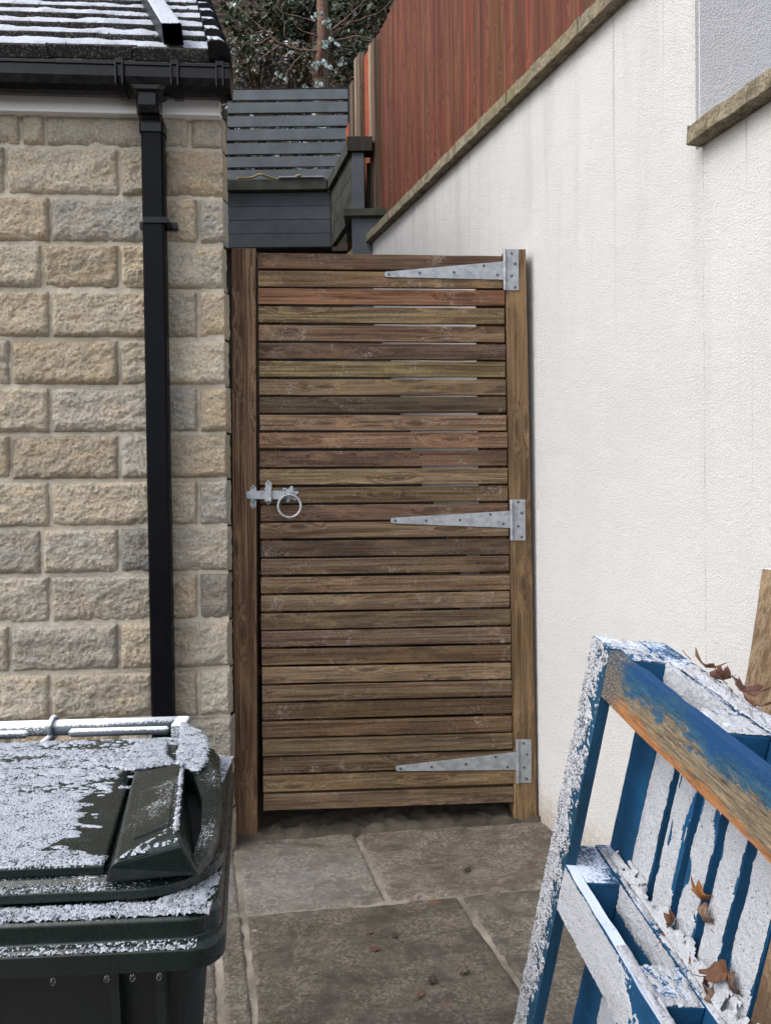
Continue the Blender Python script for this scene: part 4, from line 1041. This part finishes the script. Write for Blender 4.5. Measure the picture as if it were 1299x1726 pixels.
# top panel with the front grip recess
zp = .934
fx = L(176, 1458, zp); bxr = L(298, 1247, zp)
mb = MB()
yp0 = L(90, 1461, zp).y
mid_ = L(222, 1300, zp); mid2 = L(296, 1286, zp)
mb.prism([Vector((x_, y_, .9215)) for x_, y_ in ((fx.x, yp0), (mid_.x, mid_.y), (mid2.x, mid2.y), (bxr.x, ylb - .012), (-bxr.x, ylb - .012), (-mid2.x, mid2.y), (-mid_.x, mid_.y), (-fx.x, yp0))], (0, 0, zp - .9215))
mb.build('lid_panel', M['bin'], lid, bevel=.003)
def blk(mb, topp, z0_, out=0.0):     # convex top polygon (3D local points) with walls down to z0
    c_ = sum(topp, Vector()) / len(topp); n = len(topp)
    t = [mb.pv(p) for p in topp]; b = [mb.pv((p.x + (p.x - c_.x) * out, p.y + (p.y - c_.y) * out, z0_)) for p in topp]
    mb.f.append(t)
    for k in range(n): mb.f.append([t[(k + 1) % n], t[k], b[k], b[(k + 1) % n]])
    mb.f.append(b[::-1])
for sgn in (1, -1):
    X = (lambda p: p) if sgn == 1 else mir
    R_ = (lambda l: l) if sgn == 1 else (lambda l: l[::-1])
    # raised corner block : sloping top, rounded front fall
    P1, Q1, Q2, Q3 = L(226, 1302, .944), L(311, 1285, .962), L(299, 1403, .968), L(196, 1447, .952)
    P0, Q0 = L(176, 1490, .921), L(335, 1476, .921)
    M1, M2 = L(184, 1462, .945), L(309, 1425, .958)
    bl = [Vector((P1.x, P1.y, .9215)), Vector((Q1.x, Q1.y, .9215))]
    mb = MB(); vv_ = [mb.pv(X(p)) for p in (P1, Q1, Q2, Q3, M2, M1, Q0, P0, Vector((P1.x - .003, P1.y, .93)), Vector((Q1.x, Q1.y + .002, .922)))]
    p1, q1, q2, q3, m2, m1, q0, p0, pb, qb = vv_
    fs = [[p1, q3, q2, q1], [q3, m1, m2, q2], [m1, p0, q0, m2], [p1, pb, p0, m1, q3], [p1, q1, qb, pb], [q1, q2, m2, q0, qb], [pb, qb, q0, p0]]
    mb.f += [f if sgn == 1 else f[::-1] for f in fs]
    cb = mb.build('corner_pod', M['bin'], lid, bevel=.006, seg=3)
    # embossed rounded square
    mb = MB(); e0, e1, e2, e3 = (P1.lerp(Q1, .22).lerp(Q3.lerp(Q2, .22), .33), P1.lerp(Q1, .86).lerp(Q3.lerp(Q2, .86), .33), P1.lerp(Q1, .86).lerp(Q3.lerp(Q2, .86), .88), P1.lerp(Q1, .22).lerp(Q3.lerp(Q2, .22), .88))
    nrm_ = (Q1 - P1).cross(Q3 - P1).normalized(); nrm_ = nrm_ if nrm_.z > 0 else -nrm_
    poly = [X(p + nrm_ * .0024) for p in (e0, e1, e2, e3)]; d_ = X(nrm_ * -.004)
    if sgn == 1: poly = poly[::-1]
    mb.prism(poly[::-1], d_); mb.build('embossed_square', M['bin'], cb, bevel=.003)
    # outer rail sweeping round the dark hand-hole plate
    ctr = [L(330, 1262, .958), L(349, 1300, .952), L(357, 1345, .946), L(354, 1395, .939), L(341, 1438, .931), L(322, 1468, .926)]
    wv = [.030, .020, .013, .011, .011, .010]
    mb = MB(); sec_ = []
    for k, p in enumerate(ctr):
        t = (ctr[min(k + 1, 5)] - ctr[max(k - 1, 0)]); t.z = 0; t.normalize(); s_ = Vector((t.y, -t.x, 0)) * -1
        o_, i_ = p + s_ * wv[k], p - s_ * wv[k]
        sec_.append([mb.pv(X(q)) for q in (Vector((o_.x, o_.y, .9205)), Vector((o_.x, o_.y, p.z - .006)), Vector((p.x, p.y, p.z)) + s_ * wv[k] * .5, Vector((i_.x, i_.y, p.z - .002)), Vector((i_.x, i_.y, .9205)))])
    for a, b in zip(sec_, sec_[1:]):
        for j in range(5): f = [a[j], a[(j + 1) % 5], b[(j + 1) % 5], b[j]]; mb.f.append(f if sgn == 1 else f[::-1])
    mb.f.append(sec_[0]); mb.f.append(sec_[-1][::-1])
    mb.build('side_rail', M['bin'], lid, bevel=.003)
    mb = MB(); ho = [L(316, 1318, .925), L(346, 1368, .925), L(345, 1400, .925), L(325, 1452, .925), L(302, 1405, .925)]
    poly = [X(Vector((p.x, p.y, .9225))) for p in ho]; poly = poly if sgn == -1 else poly[::-1]
    mb.prism(poly, (0, 0, -.003)); mb.build('hand_hole_shade', M['hole_shade'], lid)  # flat plate on the lid, its dark colour standing in for the hole's shade
    # raised back corner
    cpz = [L(297, 1290, .958), L(306, 1226, .950), L(318, 1222, .958), L(342, 1232, .958), L(353, 1252, .955), L(350, 1288, .952), L(336, 1302, .954)]
    mb = MB(); tp_ = [X(p) for p in cpz]; blk(mb, tp_ if sgn == 1 else tp_[::-1], .9207, .02)
    bc_ = mb.build('back_corner', M['bin'], lid, bevel=.004)
    if sgn == 1: cpz_r = cpz; pods = (P1, Q1, Q2, Q3)
    # hinge lug
    mb = MB(); hl = L(303, 1222, .95); x_ = sgn * hl.x; mb.box(x_ - .012, x_ + .012, hl.y - .02, hl.y + .035, .915, .957); mb.build('hinge_lug', M['binbar'], bn, bevel=.004)
# inner frosted pad on the lid
# handle bar, brackets, bar ends
hb_l = L(90, 1228, .935)
HY = hb_l.y; HZ = .936; HX = L(303, 1222, .95).x
mb = MB(); mb.tube([(-HX, HY, HZ), (HX, HY, HZ)], .0145, 20); hbar = mb.build('handle_bar', M['binbar'], bn, smooth=True)
for px_ in (89,):
    x_ = L(px_, 1228, .936).x
    mb = MB(); mb.tube([(x_, HY + .0 + .019 * math.cos(t), HZ + .019 * math.sin(t)) for t in [2 * math.pi * k / 24 for k in range(24)]], .0045, 8, closed=True)
    mb.box(x_ - .004, x_ + .004, HY - .07, HY - .012, .915, .928); mb.build('bracket', M['binbar'], bn, smooth=True)
bars = []
for a, b in ((110, 279), (-60, 46)):
    p, q = L(a, 1240, .937), L(b, 1237, .937)
    mb = MB(); mb.tube([(p.x, HY - .034, .934), (p.x + .004, HY - .034, .9355), (q.x - .004, HY - .034, .9355), (q.x, HY - .034, .934)], [.004, .0075, .0075, .004], 12); mb.build('hinge_rod', M['binbar'], bn, smooth=True); bars.append((p.x, q.x))
# ---- frost
def nzv(p, s, k=0): return noise.noise(Vector((p[0] * s + k, p[1] * s, k * 1.7)))
fm = MB()
# main sheet over the panel, its ragged edge falling short of the pods
edge_px = [(1243, 296), (1276, 296), (1290, 240), (1303, 225), (1320, 196), (1345, 160), (1370, 142), (1392, 139), (1412, 110), (1428, 92), (1440, 150), (1450, 172), (1462, 176)]
ep = [(L(x_, y_, zp).y, L(x_, y_, zp).x) for y_, x_ in edge_px]; ep.sort()
def ex_at(y):
    for (y0, x0), (y1, x1) in zip(ep, ep[1:]):
        if y0 <= y <= y1: return x0 + (x1 - x0) * (y - y0) / max(1e-6, y1 - y0)
    return ep[-1][1] if y > ep[-1][0] else ep[0][1]
xL_ = L(-260, 1400, zp).x
xR_ = max(e[1] for e in ep) + .004
def PP(u, v): return (xL_ + (xR_ - xL_) * u, yp0 - .001 + (ylb - .016 - yp0) * v, zp + .0003)
def mk(u, v):
    x_, y_, _ = PP(u, v); d = (ex_at(y_) - x_) * 9 + .40 * nzv((x_, y_), 38) + .30 * nzv((x_ * .35, y_), 110, 3)
    r_ = .20 + .7 * nzv((x_ * .30, y_ * 1.5), 30, 9) if v > .45 else 1
    return min(d, r_ * .55 + .42 * nzv((x_ * .5, y_), 210, 5) if v > .36 else .5 + .35 * nzv((x_, y_), 300, 5), .05 + v * 14, .06 + (1 - v) * 10)
fm.crust(PP, mk, .0022, .0020, .0012, 300.0, seed=1, nrm=(0, 0, 1))
# thicker lip along the panel's front edge
def PP2(u, v): return (xL_ + (fx.x - .002 - xL_) * u, yp0 - .004 + .034 * v, zp + .0005)
fm.crust(PP2, lambda u, v: min(.35 - 4 * (v - .45) ** 2 + .35 * nzv((u * 7, v), 20) + .25 * nzv((u * 30, v * 3), 20), (1 - u) * 12), .0050, .0021, .0022, 300.0, seed=2, nrm=(0, -.25, 1))
# frost on corner caps, pod edges
def tri_patch(poly, dz, thick, seed, dens=1.0, res=.0022):
    cx0 = min(p.x for p in poly); cx1 = max(p.x for p in poly); cy0 = min(p.y for p in poly); cy1 = max(p.y for p in poly)
    a, b, c = poly[0], poly[len(poly) // 3], poly[2 * len(poly) // 3]; nr = (b - a).cross(c - a)
    if nr.z < 0: nr = -nr
    def zz(x, y): return a.z - (nr.x * (x - a.x) + nr.y * (y - a.y)) / nr.z + dz
    def inside(x, y):
        d = 1e9; ins = False; n = len(poly)
        for i in range(n):
            p, q = poly[i], poly[(i + 1) % n]
            if (p.y > y) != (q.y > y) and x < (q.x - p.x) * (y - p.y) / (q.y - p.y) + p.x: ins = not ins
            e_ = q - p; t = max(0, min(1, ((x - p.x) * e_.x + (y - p.y) * e_.y) / (e_.x ** 2 + e_.y ** 2))); d = min(d, math.hypot(x - p.x - e_.x * t, y - p.y - e_.y * t))
        return d if ins else -d
    def P_(u, v): x = cx0 + (cx1 - cx0) * u; y = cy0 + (cy1 - cy0) * v; return (x, y, zz(x, y))
    def m_(u, v):
        x = cx0 + (cx1 - cx0) * u; y = cy0 + (cy1 - cy0) * v
        return min(inside(x, y) * 60 + .2 * nzv((x, y), 130, seed), dens + .9 * nzv((x, y), 190, seed + 4))
    fm.crust(P_, m_, thick * .6, res, .0010, 300.0, seed=seed, nrm=(0, 0, 1))
tri_patch(cpz_r, .0005, .004, 11, .5)
P1, Q1, Q2, Q3 = pods
M1, M2 = L(184, 1462, .945), L(309, 1425, .958)
tri_patch([Q3.lerp(Q2, .05), Q3.lerp(Q2, .5) + (P1 - Q3) * .04, Q2 + (Q1 - Q2) * .12, Q2, Q2.lerp(M2, .6), M1.lerp(M2, .25).lerp(Q3, .5)], .001, .0022, 13, .05, .0020)
tri_patch([Q1.lerp(P1, .03), Q1.lerp(P1, .07), Q2.lerp(Q3, .07), Q2.lerp(Q3, .0)], .001, .0022, 15, .15, .0020)
tri_patch([L(232, 1250, .936), L(283, 1250, .936), L(280, 1274, .939), L(298, 1284, .945), L(215, 1300, .945), L(200, 1300, .94)], .0018, .004, 17, .5)
fro = fm.build('frost', M['frost'], lid, smooth=True)
# frost on the collar shelf, and the thin frosted line under it
fm = MB()
xs0 = L(-260, 1530, .897).x
def PS(u, v): x_ = xs0 + (h0 - .008 - xs0) * u; return (x_, yfr + .002 + (.034 + .08 * max(0, (u - .84) / .16)) * v, .8975)
fm.crust(PS, lambda u, v: min(.22 + .4 * nzv((u * 12, v), 9, 2) + .5 * nzv((u * 70, v * 4), 9, 2), (1 - v) * 2.2 - .1 + .3 * nzv((u * 40, v * 3), 9, 7), .02 + (1 - u) * 9 + .35 * nzv((u * 60, v * 6), 9, 12)), .0030, .0020, .0022, 330.0, seed=21, nrm=(0, -.2, 1))
fm.build('frost', M['frost'], rim, smooth=True); fm = MB()
def PS2(u, v): return (xs0 + (h0 - .02 - xs0) * u, yfr - .012 + .011 * v, .8690 + .0035 * v)
fm.crust(PS2, lambda u, v: .04 + .9 * nzv((u * 80, v * 2), 9, 6), .0014, .0018, .0015, 330.0, seed=23, nrm=(0, -.5, 1))
fm.build('frost', M['frost'], rim, smooth=True); fm = MB()
def PS3(u, v): return (xs0 + (L(175, 1500, .915).x - xs0) * u, ylf + .001 + .012 * v, .9125 + .0035 * v)
fm.crust(PS3, lambda u, v: -.04 + .9 * nzv((u * 80, v * 2), 9, 8), .0012, .0018, .0015, 330.0, seed=25, nrm=(0, -.5, 1))
fm.build('frost', M['frost'], lid, smooth=True); fm = MB()
def PS4(u, v): return (h1 - .034 + .034 * u, ybk - .15 + .13 * v, .8975)
fm.crust(PS4, lambda u, v: min(.25 + .6 * nzv((u, v * 3), 7, 8), .05 + (1 - u) * 3, v * 2, .05 + (1 - v) * 5), .003, .0022, .002, 330.0, seed=27, nrm=(0, 0, 1))
fm.build('frost', M['frost'], rim, smooth=True)
# ice drops under the collar
for px_ in (97, 184, 226, 270):
    p = L(px_, 1634, .843); p.y = yfr - .009; mb = MB(); N_ = 8
    mb.tube([(p.x, p.y, .846 - .012 * k / N_) for k in range(N_ + 1)], [.001, .0012, .0014, .0016, .002, .0027, .003, .0024, .0008], 10); mb.build('ice_drop', M['ice'], rim, smooth=True)
    mb = MB()

# ================================================================== PALLET
UA = Vector((-.138, 1, .156)).normalized(); VD = Vector((-.17, .1325, -1)).normalized(); WX = UA.cross(-VD).normalized(); UPv = -VD
Lp, Wp = .98, .95
T0_ = Py(1001, 1071, 1.5)
PO = T0_ - UPv * Lp
PLF = Frame(PO, WX, UA, UPv)                # local: x through the thickness, y away from the camera (0 at the far end), z up
pal_ = thing('blue_pallet', 'worn blue wooden pallet on edge, snow and leaves on its boards', 'pallet', PLF.M)
t1, tb_ = .022, .072       # board, block
x_s = t1 + tb_; x_d = x_s + .032
skz = [(Lp - .095, Lp), (Lp - .44 - .095, Lp - .44), (0, .095)]
def pk(name, mat, a, b, wv, tv, jag=.0015, n=40, seed=0, edge=.0):
    mb = MB(); mb.set((1, 1, 1), seed * 3.3); mb.plank(a, b, wv, tv, n, jag, seed, edge); return mb.build(name, mat, pal_)
# bottom-deck cross board along the far end, its outer face white with snow
cbm = pk('cross_board', M['edge'], (0, -.075, 0), (0, -.075, Lp), (0, .075, 0), (t1, 0, 0), .0012, 60, 3)
# skids
for k, (z0_, z1_) in enumerate(skz):
    mt = M['skid'] if k == 0 else M['bluefrost']
    o = pk('skid_board', mt, (0, -.076, z0_), (0, -Wp, z0_), (0, 0, z1_ - z0_), (t1, 0, 0), .002, 90, 5 + k, .007)
    if k == 0: o['label'] = 'worn top board with blue, bare and orange patches'
    if k == 1: sk2 = o
# blocks
for (z0_, z1_) in skz:
    for (y1_, y0_) in ((-.002, -.125), (-.335, -.42), (-Wp + .12, -Wp)):
        mb = MB(); mb.set((1, 1, 1)); mb.box(t1 + .001, x_s - .001, y0_, y1_, z0_ + .003, z1_ - .002); mb.build('block', M['blue'], pal_, bevel=.003)
# stringer boards on the block backs
for k, (z0_, z1_) in enumerate(skz):
    pk('stringer_board', M['blue'], (x_s, 0, z0_), (x_s, -Wp, z0_), (0, 0, z1_ - z0_), (.032, 0, 0), .001, 60, 20 + k, .002)
# deck boards
dk = [(-.0, -.098), (-.100, -.183), (-.213, -.300), (-.330, -.415), (-.445, -.540), (-.570, -.66), (-.668, -.78), (-.81, -.95)]
def measured(px_): return PLF.at(px_, 1400, 0, x_d).y
ed = [measured(q) for q in (1075, 1114, 1124, 1160, 1172, 1211, 1225, 1270)]
g4 = [PLF.at(a_, 1450, 0, x_d).y for a_ in (1253, 1271)]; g5 = [PLF.at(a_, 1600, 0, x_d).y for a_ in (1289, 1294)]
dk = [(b_, a_) for a_, b_ in []] + [(0, ed[0]), (ed[0] - .002, ed[1]), (ed[2], ed[3]), (ed[4], ed[5]), (ed[6], g4[0]), (g4[1], g5[0]), (g5[1], g5[1] - .11), (g5[1] - .135, g5[1] - .23)]
for k, (ya, yb_) in enumerate(dk):
    if yb_ > ya - .01: continue
    m__ = M['rawwood'] if k == 6 else M['blue']
    pk('deck_board', m__, (x_d + .0005, yb_, 0), (x_d + .0005, yb_, Lp), (0, ya - yb_, 0), (t1, 0, 0), .0015, 60, 40 + k, .002)
# ---- snow stuck to the boards
sm = MB()
def face_snow(P, mask, thick, res=.003, seed=0, n_=None, grain=.0025): sm.crust(P, mask, thick, res, grain, 200.0, seed=seed, nrm=n_)
for k, (ya, yb_) in enumerate(dk):
    if k in (0, 6) or yb_ > ya - .01: continue
    for (z0_, z1_) in ((skz[1][1] + .0, skz[0][0] - .0), (skz[2][1], skz[1][0])):
        if z1_ == skz[0][0] : z1_ += 0
        def P(u, v): return (x_d - .0005, yb_ + .002 + (ya - yb_ - .004) * u, z0_ + (z1_ - z0_) * v)
        def mk(u, v):
            y_ = yb_ + (ya - yb_) * u; z_ = z0_ + (z1_ - z0_) * v
            bare = .80 * max(0, noise.noise(Vector((y_ * 50 + k, z_ * 16, 4)))) * (1.6 if k in (2, 3) else .6) * (1 if z_ > .60 else .3)
            d = min(u, 1 - u) * 1.6 + .05 - bare + .09 * noise.noise(Vector((y_ * 90, z_ * 60, k)))
            if k == 1: d = min(d, (1 - u) * 1.4 + .06 - .35 * max(0, (z_ - .72) / .2) * u)
            return min(d, .6)
        face_snow(P, mk, .0035, .0032, k, (-1, 0, .2))
# heaped snow in the angle above the middle stringer
def P(u, v):
    y_ = -.05 - (Wp - .05) * u; hh = .03 + .09 * max(0, u - .1)
    return (x_d - .004 - .018 * (1 - v), y_, skz[1][1] + .002 + hh * v)
face_snow(P, lambda u, v: .4 - v * .8 + .45 * noise.noise(Vector((u * 16, v * 2, 1))) + .3 * noise.noise(Vector((u * 50, v * 4, 1))), .011, .0035, 61, (-.6, 0, 1), .005)
# tops of skids, blocks and stringers
def top_snow(x0, x1, y0, y1, z_, dens, thick, seed, soft=.25):
    def P(u, v): return (x0 + (x1 - x0) * u, y0 + (y1 - y0) * v, z_ + .0006)
    def mk(u, v):
        p = P(u, v); return min(min(u, 1 - u) * 3 + .05, dens + soft * 2 * noise.noise(Vector((p[0] * 90, p[1] * 45, seed))) + soft * noise.noise(Vector((p[0] * 260, p[1] * 200, seed))))
    face_snow(P, mk, thick, .003, seed, (0, 0, 1), .002)
top_snow(t1 + .001, x_s - .001, -.125, -.003, skz[0][1] - .002, -.02, .002, 71)
top_snow(t1 + .001, x_s - .001, -.42, -.335, skz[0][1] - .002, .12, .002, 72)
top_snow(t1 + .001, x_s - .001, -.42, -.335, skz[1][1] - .002, .02, .003, 73)
top_snow(x_s, x_d + t1 * .5, -.44, -.14, skz[0][1] + .0, .10, .008, 74)
top_snow(x_s, x_d + t1, -.93, -.50, skz[0][1] + .0, -.05, .003, 75)
top_snow(.001, t1 - .001, -.93, -.30, skz[1][1] + .001, .30, .006, 76)
top_snow(x_s, x_d - .001, -.90, -.02, skz[1][1] + .001, .05, .003, 77)
# inner (camera-side) face of the stringers and middle skid face
def P(u, v): return (x_s - .0004, -.126 - .205 * u, skz[0][0] + .005 + (.09) * v)
face_snow(P, lambda u, v: .35 + (v - .45) * 1.6 - .9 * u * 0 - .5 * abs(noise.noise(Vector((u * 5, v * 2, 2)))) + .25 * noise.noise(Vector((u * 40, v * 12, 2))), .009, .003, 81, (-1, 0, .3), .004)
def P(u, v): return (x_s - .0004, -.126 - .205 * u, skz[1][0] + (.093) * v)
face_snow(P, lambda u, v: (v - .42) * 1.8 + .25 * noise.noise(Vector((u * 7, v * 2, 5))) + .12 * noise.noise(Vector((u * 40, v * 12, 2))), .004, .003, 82, (-1, 0, .3), .003)
def P(u, v): return (-.0004, -.080 - .45 * u, skz[1][0] + .003 + (.089) * v)
face_snow(P, lambda u, v: min(.25 + (v - .12) * .8, (.66 - u) * 2.2 + (.5 - v) * .5) + .25 * noise.noise(Vector((u * 8, v * 3, 8))) + .15 * noise.noise(Vector((u * 50, v * 14, 2))), .0035, .003, 83, (-1, 0, .2), .002)
sm.build('snow', M['frost_b'], pal_, smooth=True); sm = MB()
# snow along the outer face of the far cross board
def P(u, v): return (-.0004, -.075 + .077 * u, Lp * v)
face_snow(P, lambda u, v: .02 + .75 * (u - .30) + .50 * noise.noise(Vector((u * 2.4, v * 30, 8))) + .5 * noise.noise(Vector((u * 9, v * 130, 2))), .003, .0030, 84, (-1, 0, .2), .003)
sm.build('snow', M['frost_c'], cbm, smooth=True)

# ------------------------------------------------------------------ planks behind the pallet
def plank_thing(pts_top, pts_bot, Yt, Yb, label, seed):
    a, b = Py(*pts_bot, Yb), Py(*pts_top, Yt); d = (b - a); k = -a.z / d.z; a = a + d * (k + .0)
    mb = MB(); mb.set((1, 1, 1), seed)
    e = thing('wooden_plank', label, 'plank', loc=a)
    mb.plank((0, 0, 0), b - a, -wd * .115, (.024, .007, 0), 40, .002, seed, .003); mb.build('board', M['rawwood'], e, bevel=.001); return e
plank_thing((1284, 958), (1247, 1210), 1.90, 1.80, 'raw weathered plank leaning against the white wall behind the pallet', 2)
mb = MB()
e = plank_thing((1330, 1120), (1276, 1240), 1.80, 1.74, 'shorter paler plank in front of the tall leaning plank, right edge', 5)

# ------------------------------------------------------------------ dry leaves
def leaf(loc, size, label, col, seed, tilt=(0, 0), curl=.35, grp='dry brown leaves'):
    R = random.Random(seed); mb = MB(); mb.set(col, 0)
    n = 22; ro = []; ci = mb.pv((0, 0, .0)); a0 = R.uniform(0, 6.28)
    for k in range(n):
        t = 2 * math.pi * k / n; lobes = .86 + .14 * math.cos(6 * t + 1)
        r = size * .5 * lobes * (1 + .15 * R.uniform(-1, 1)); x, y = r * math.cos(t) * 1.25, r * math.sin(t) * .8
        z = curl * size * ((x / size) ** 2 * 2 + .6 * abs(y) / size + .12 * math.sin(5 * t + seed))
        ro.append((x, y, z))
    mid = [mb.pv((x * .55, y * .55, z * .45)) for x, y, z in ro]; out = [mb.pv(p) for p in ro]
    for k in range(n):
        q = (k + 1) % n; mb.f.append([ci, mid[k], mid[q]]); mb.f.append([mid[k], out[k], out[q], mid[q]])
    mb.set(tuple(x * .7 for x in col), 0); mb.tube([(-size * .6, 0, .002), (-size * .85, size * .05, .006), (-size * 1.05, size * .12, .012)], size * .018, 5)
    o = mb.build('dry_leaf', M['dry'], smooth=True); o.location = loc; o.rotation_euler = (tilt[0], tilt[1], a0)
    so_ = o.modifiers.new('thick', 'SOLIDIFY'); so_.thickness = .0006
    return tag(o, label, 'leaf', grp)
BC1, BC2, BC3 = (.16, .075, .04), (.24, .15, .10), (.30, .12, .035)
def onp(x, y, z): return PLF.M @ Vector((x, y, z))
for k, (px_, py_2, s_, lb, c_) in enumerate([
        (842, 1634 - 0, .05, 'curled tan leaf nearest the sloping joint on the paving', BC2), (728, 1655, .05, 'dark curled leaf lying low on the middle flagstone', (.10, .06, .045)),
        (786, 1470, .045, 'small dark leaf on the flagstone in front of the gate\'s right half', (.09, .06, .04)), (622, 1570, .04, 'pale flat leaf just below the cross joint in the paving', BC2),
        (664, 1578, .03, 'tiny dark leaf scrap right of the pale leaf below the joint', (.09, .06, .04)), (708, 1678, .04, 'reddish tan leaf below the dark curled leaf on the paving', (.26, .12, .07)), (630, 1600, .04, 'small reddish leaf in the middle of the large flagstone', (.22, .09, .055))]):
    if k == 0: px_, py_2 = 781, 1640
    p = G(px_, py_2, .02); c_ = (c_[0] * .42, c_[1] * .5, c_[2] * .55); leaf((p.x, p.y, gz(p.x, p.y) + .004), s_ * .72, lb, c_, k + 3)
tp_y = -.2
top_leaves = [(x_d + .015, -.16, .06, 'long tan leaf lying first along the pallet top, nearest the gate'), (x_d + .01, -.22, .07, 'crumpled brown leaf in the snow halfway along the pallet top'), (x_d + .02, -.27, .065, 'dark ragged leaf beside the crumpled leaf on the pallet top'),
              (x_d - .005, -.33, .05, 'small twisted brown leaf on the pallet top before the second block'), (x_d + .012, -.42, .055, 'upright curled pinkish-brown leaf on the pallet top by the plank')]
for k, (x_, y_, s_, lb) in enumerate(top_leaves):
    p = onp(x_, y_, Lp + .010); leaf(p, s_ * .75, lb, (BC1, (.13, .06, .04), (.10, .045, .035), BC1, (.27, .16, .12))[k], 20 + k, (.3 * (k % 3 - 1), .35), .6)
mid = skz[1][1]
gl = [(1180, 1512, 'orange-brown leaf caught upright in the pallet gap, uppermost', BC3, .06), (1183, 1545, 'toothed tan leaf just below the uppermost caught leaf', BC2, .055), (1133, 1555, 'dark brown leaf in the second gap near the orange leaf', BC1, .05),
      (1121, 1580, 'bright orange-brown leaf at the foot of the second gap', BC3, .04), (1160, 1630, 'reddish leaf on the snow ledge inside the pallet', (.22, .10, .07), .055), (1167, 1655, 'dark leaf scrap in the middle of the snow ledge', (.10, .05, .035), .045),
      (1215, 1640, 'large brown leaf at the foot of the widest dark gap', BC1, .065), (1228, 1662, 'brown leaf folded below the large brown leaf', (.15, .09, .06), .06), (1205, 1690, 'pale brown leaf hanging lowest in the snowy corner', (.2, .13, .09), .06),
      (1195, 1655, 'black-brown curled leaf between the reddish and the large leaf', (.05, .03, .025), .05)]
for k, (px_, py_2, lb, c_, s_) in enumerate(gl):
    q = PLF.at(px_, py_2, 0, x_d - .02); p = PLF.M @ q
    leaf(p, s_ * .62, lb, tuple(x_ * .7 for x_ in c_), 40 + k, (.9 + .3 * math.sin(k), -.9 + .25 * math.cos(k * 2.1)), .6)
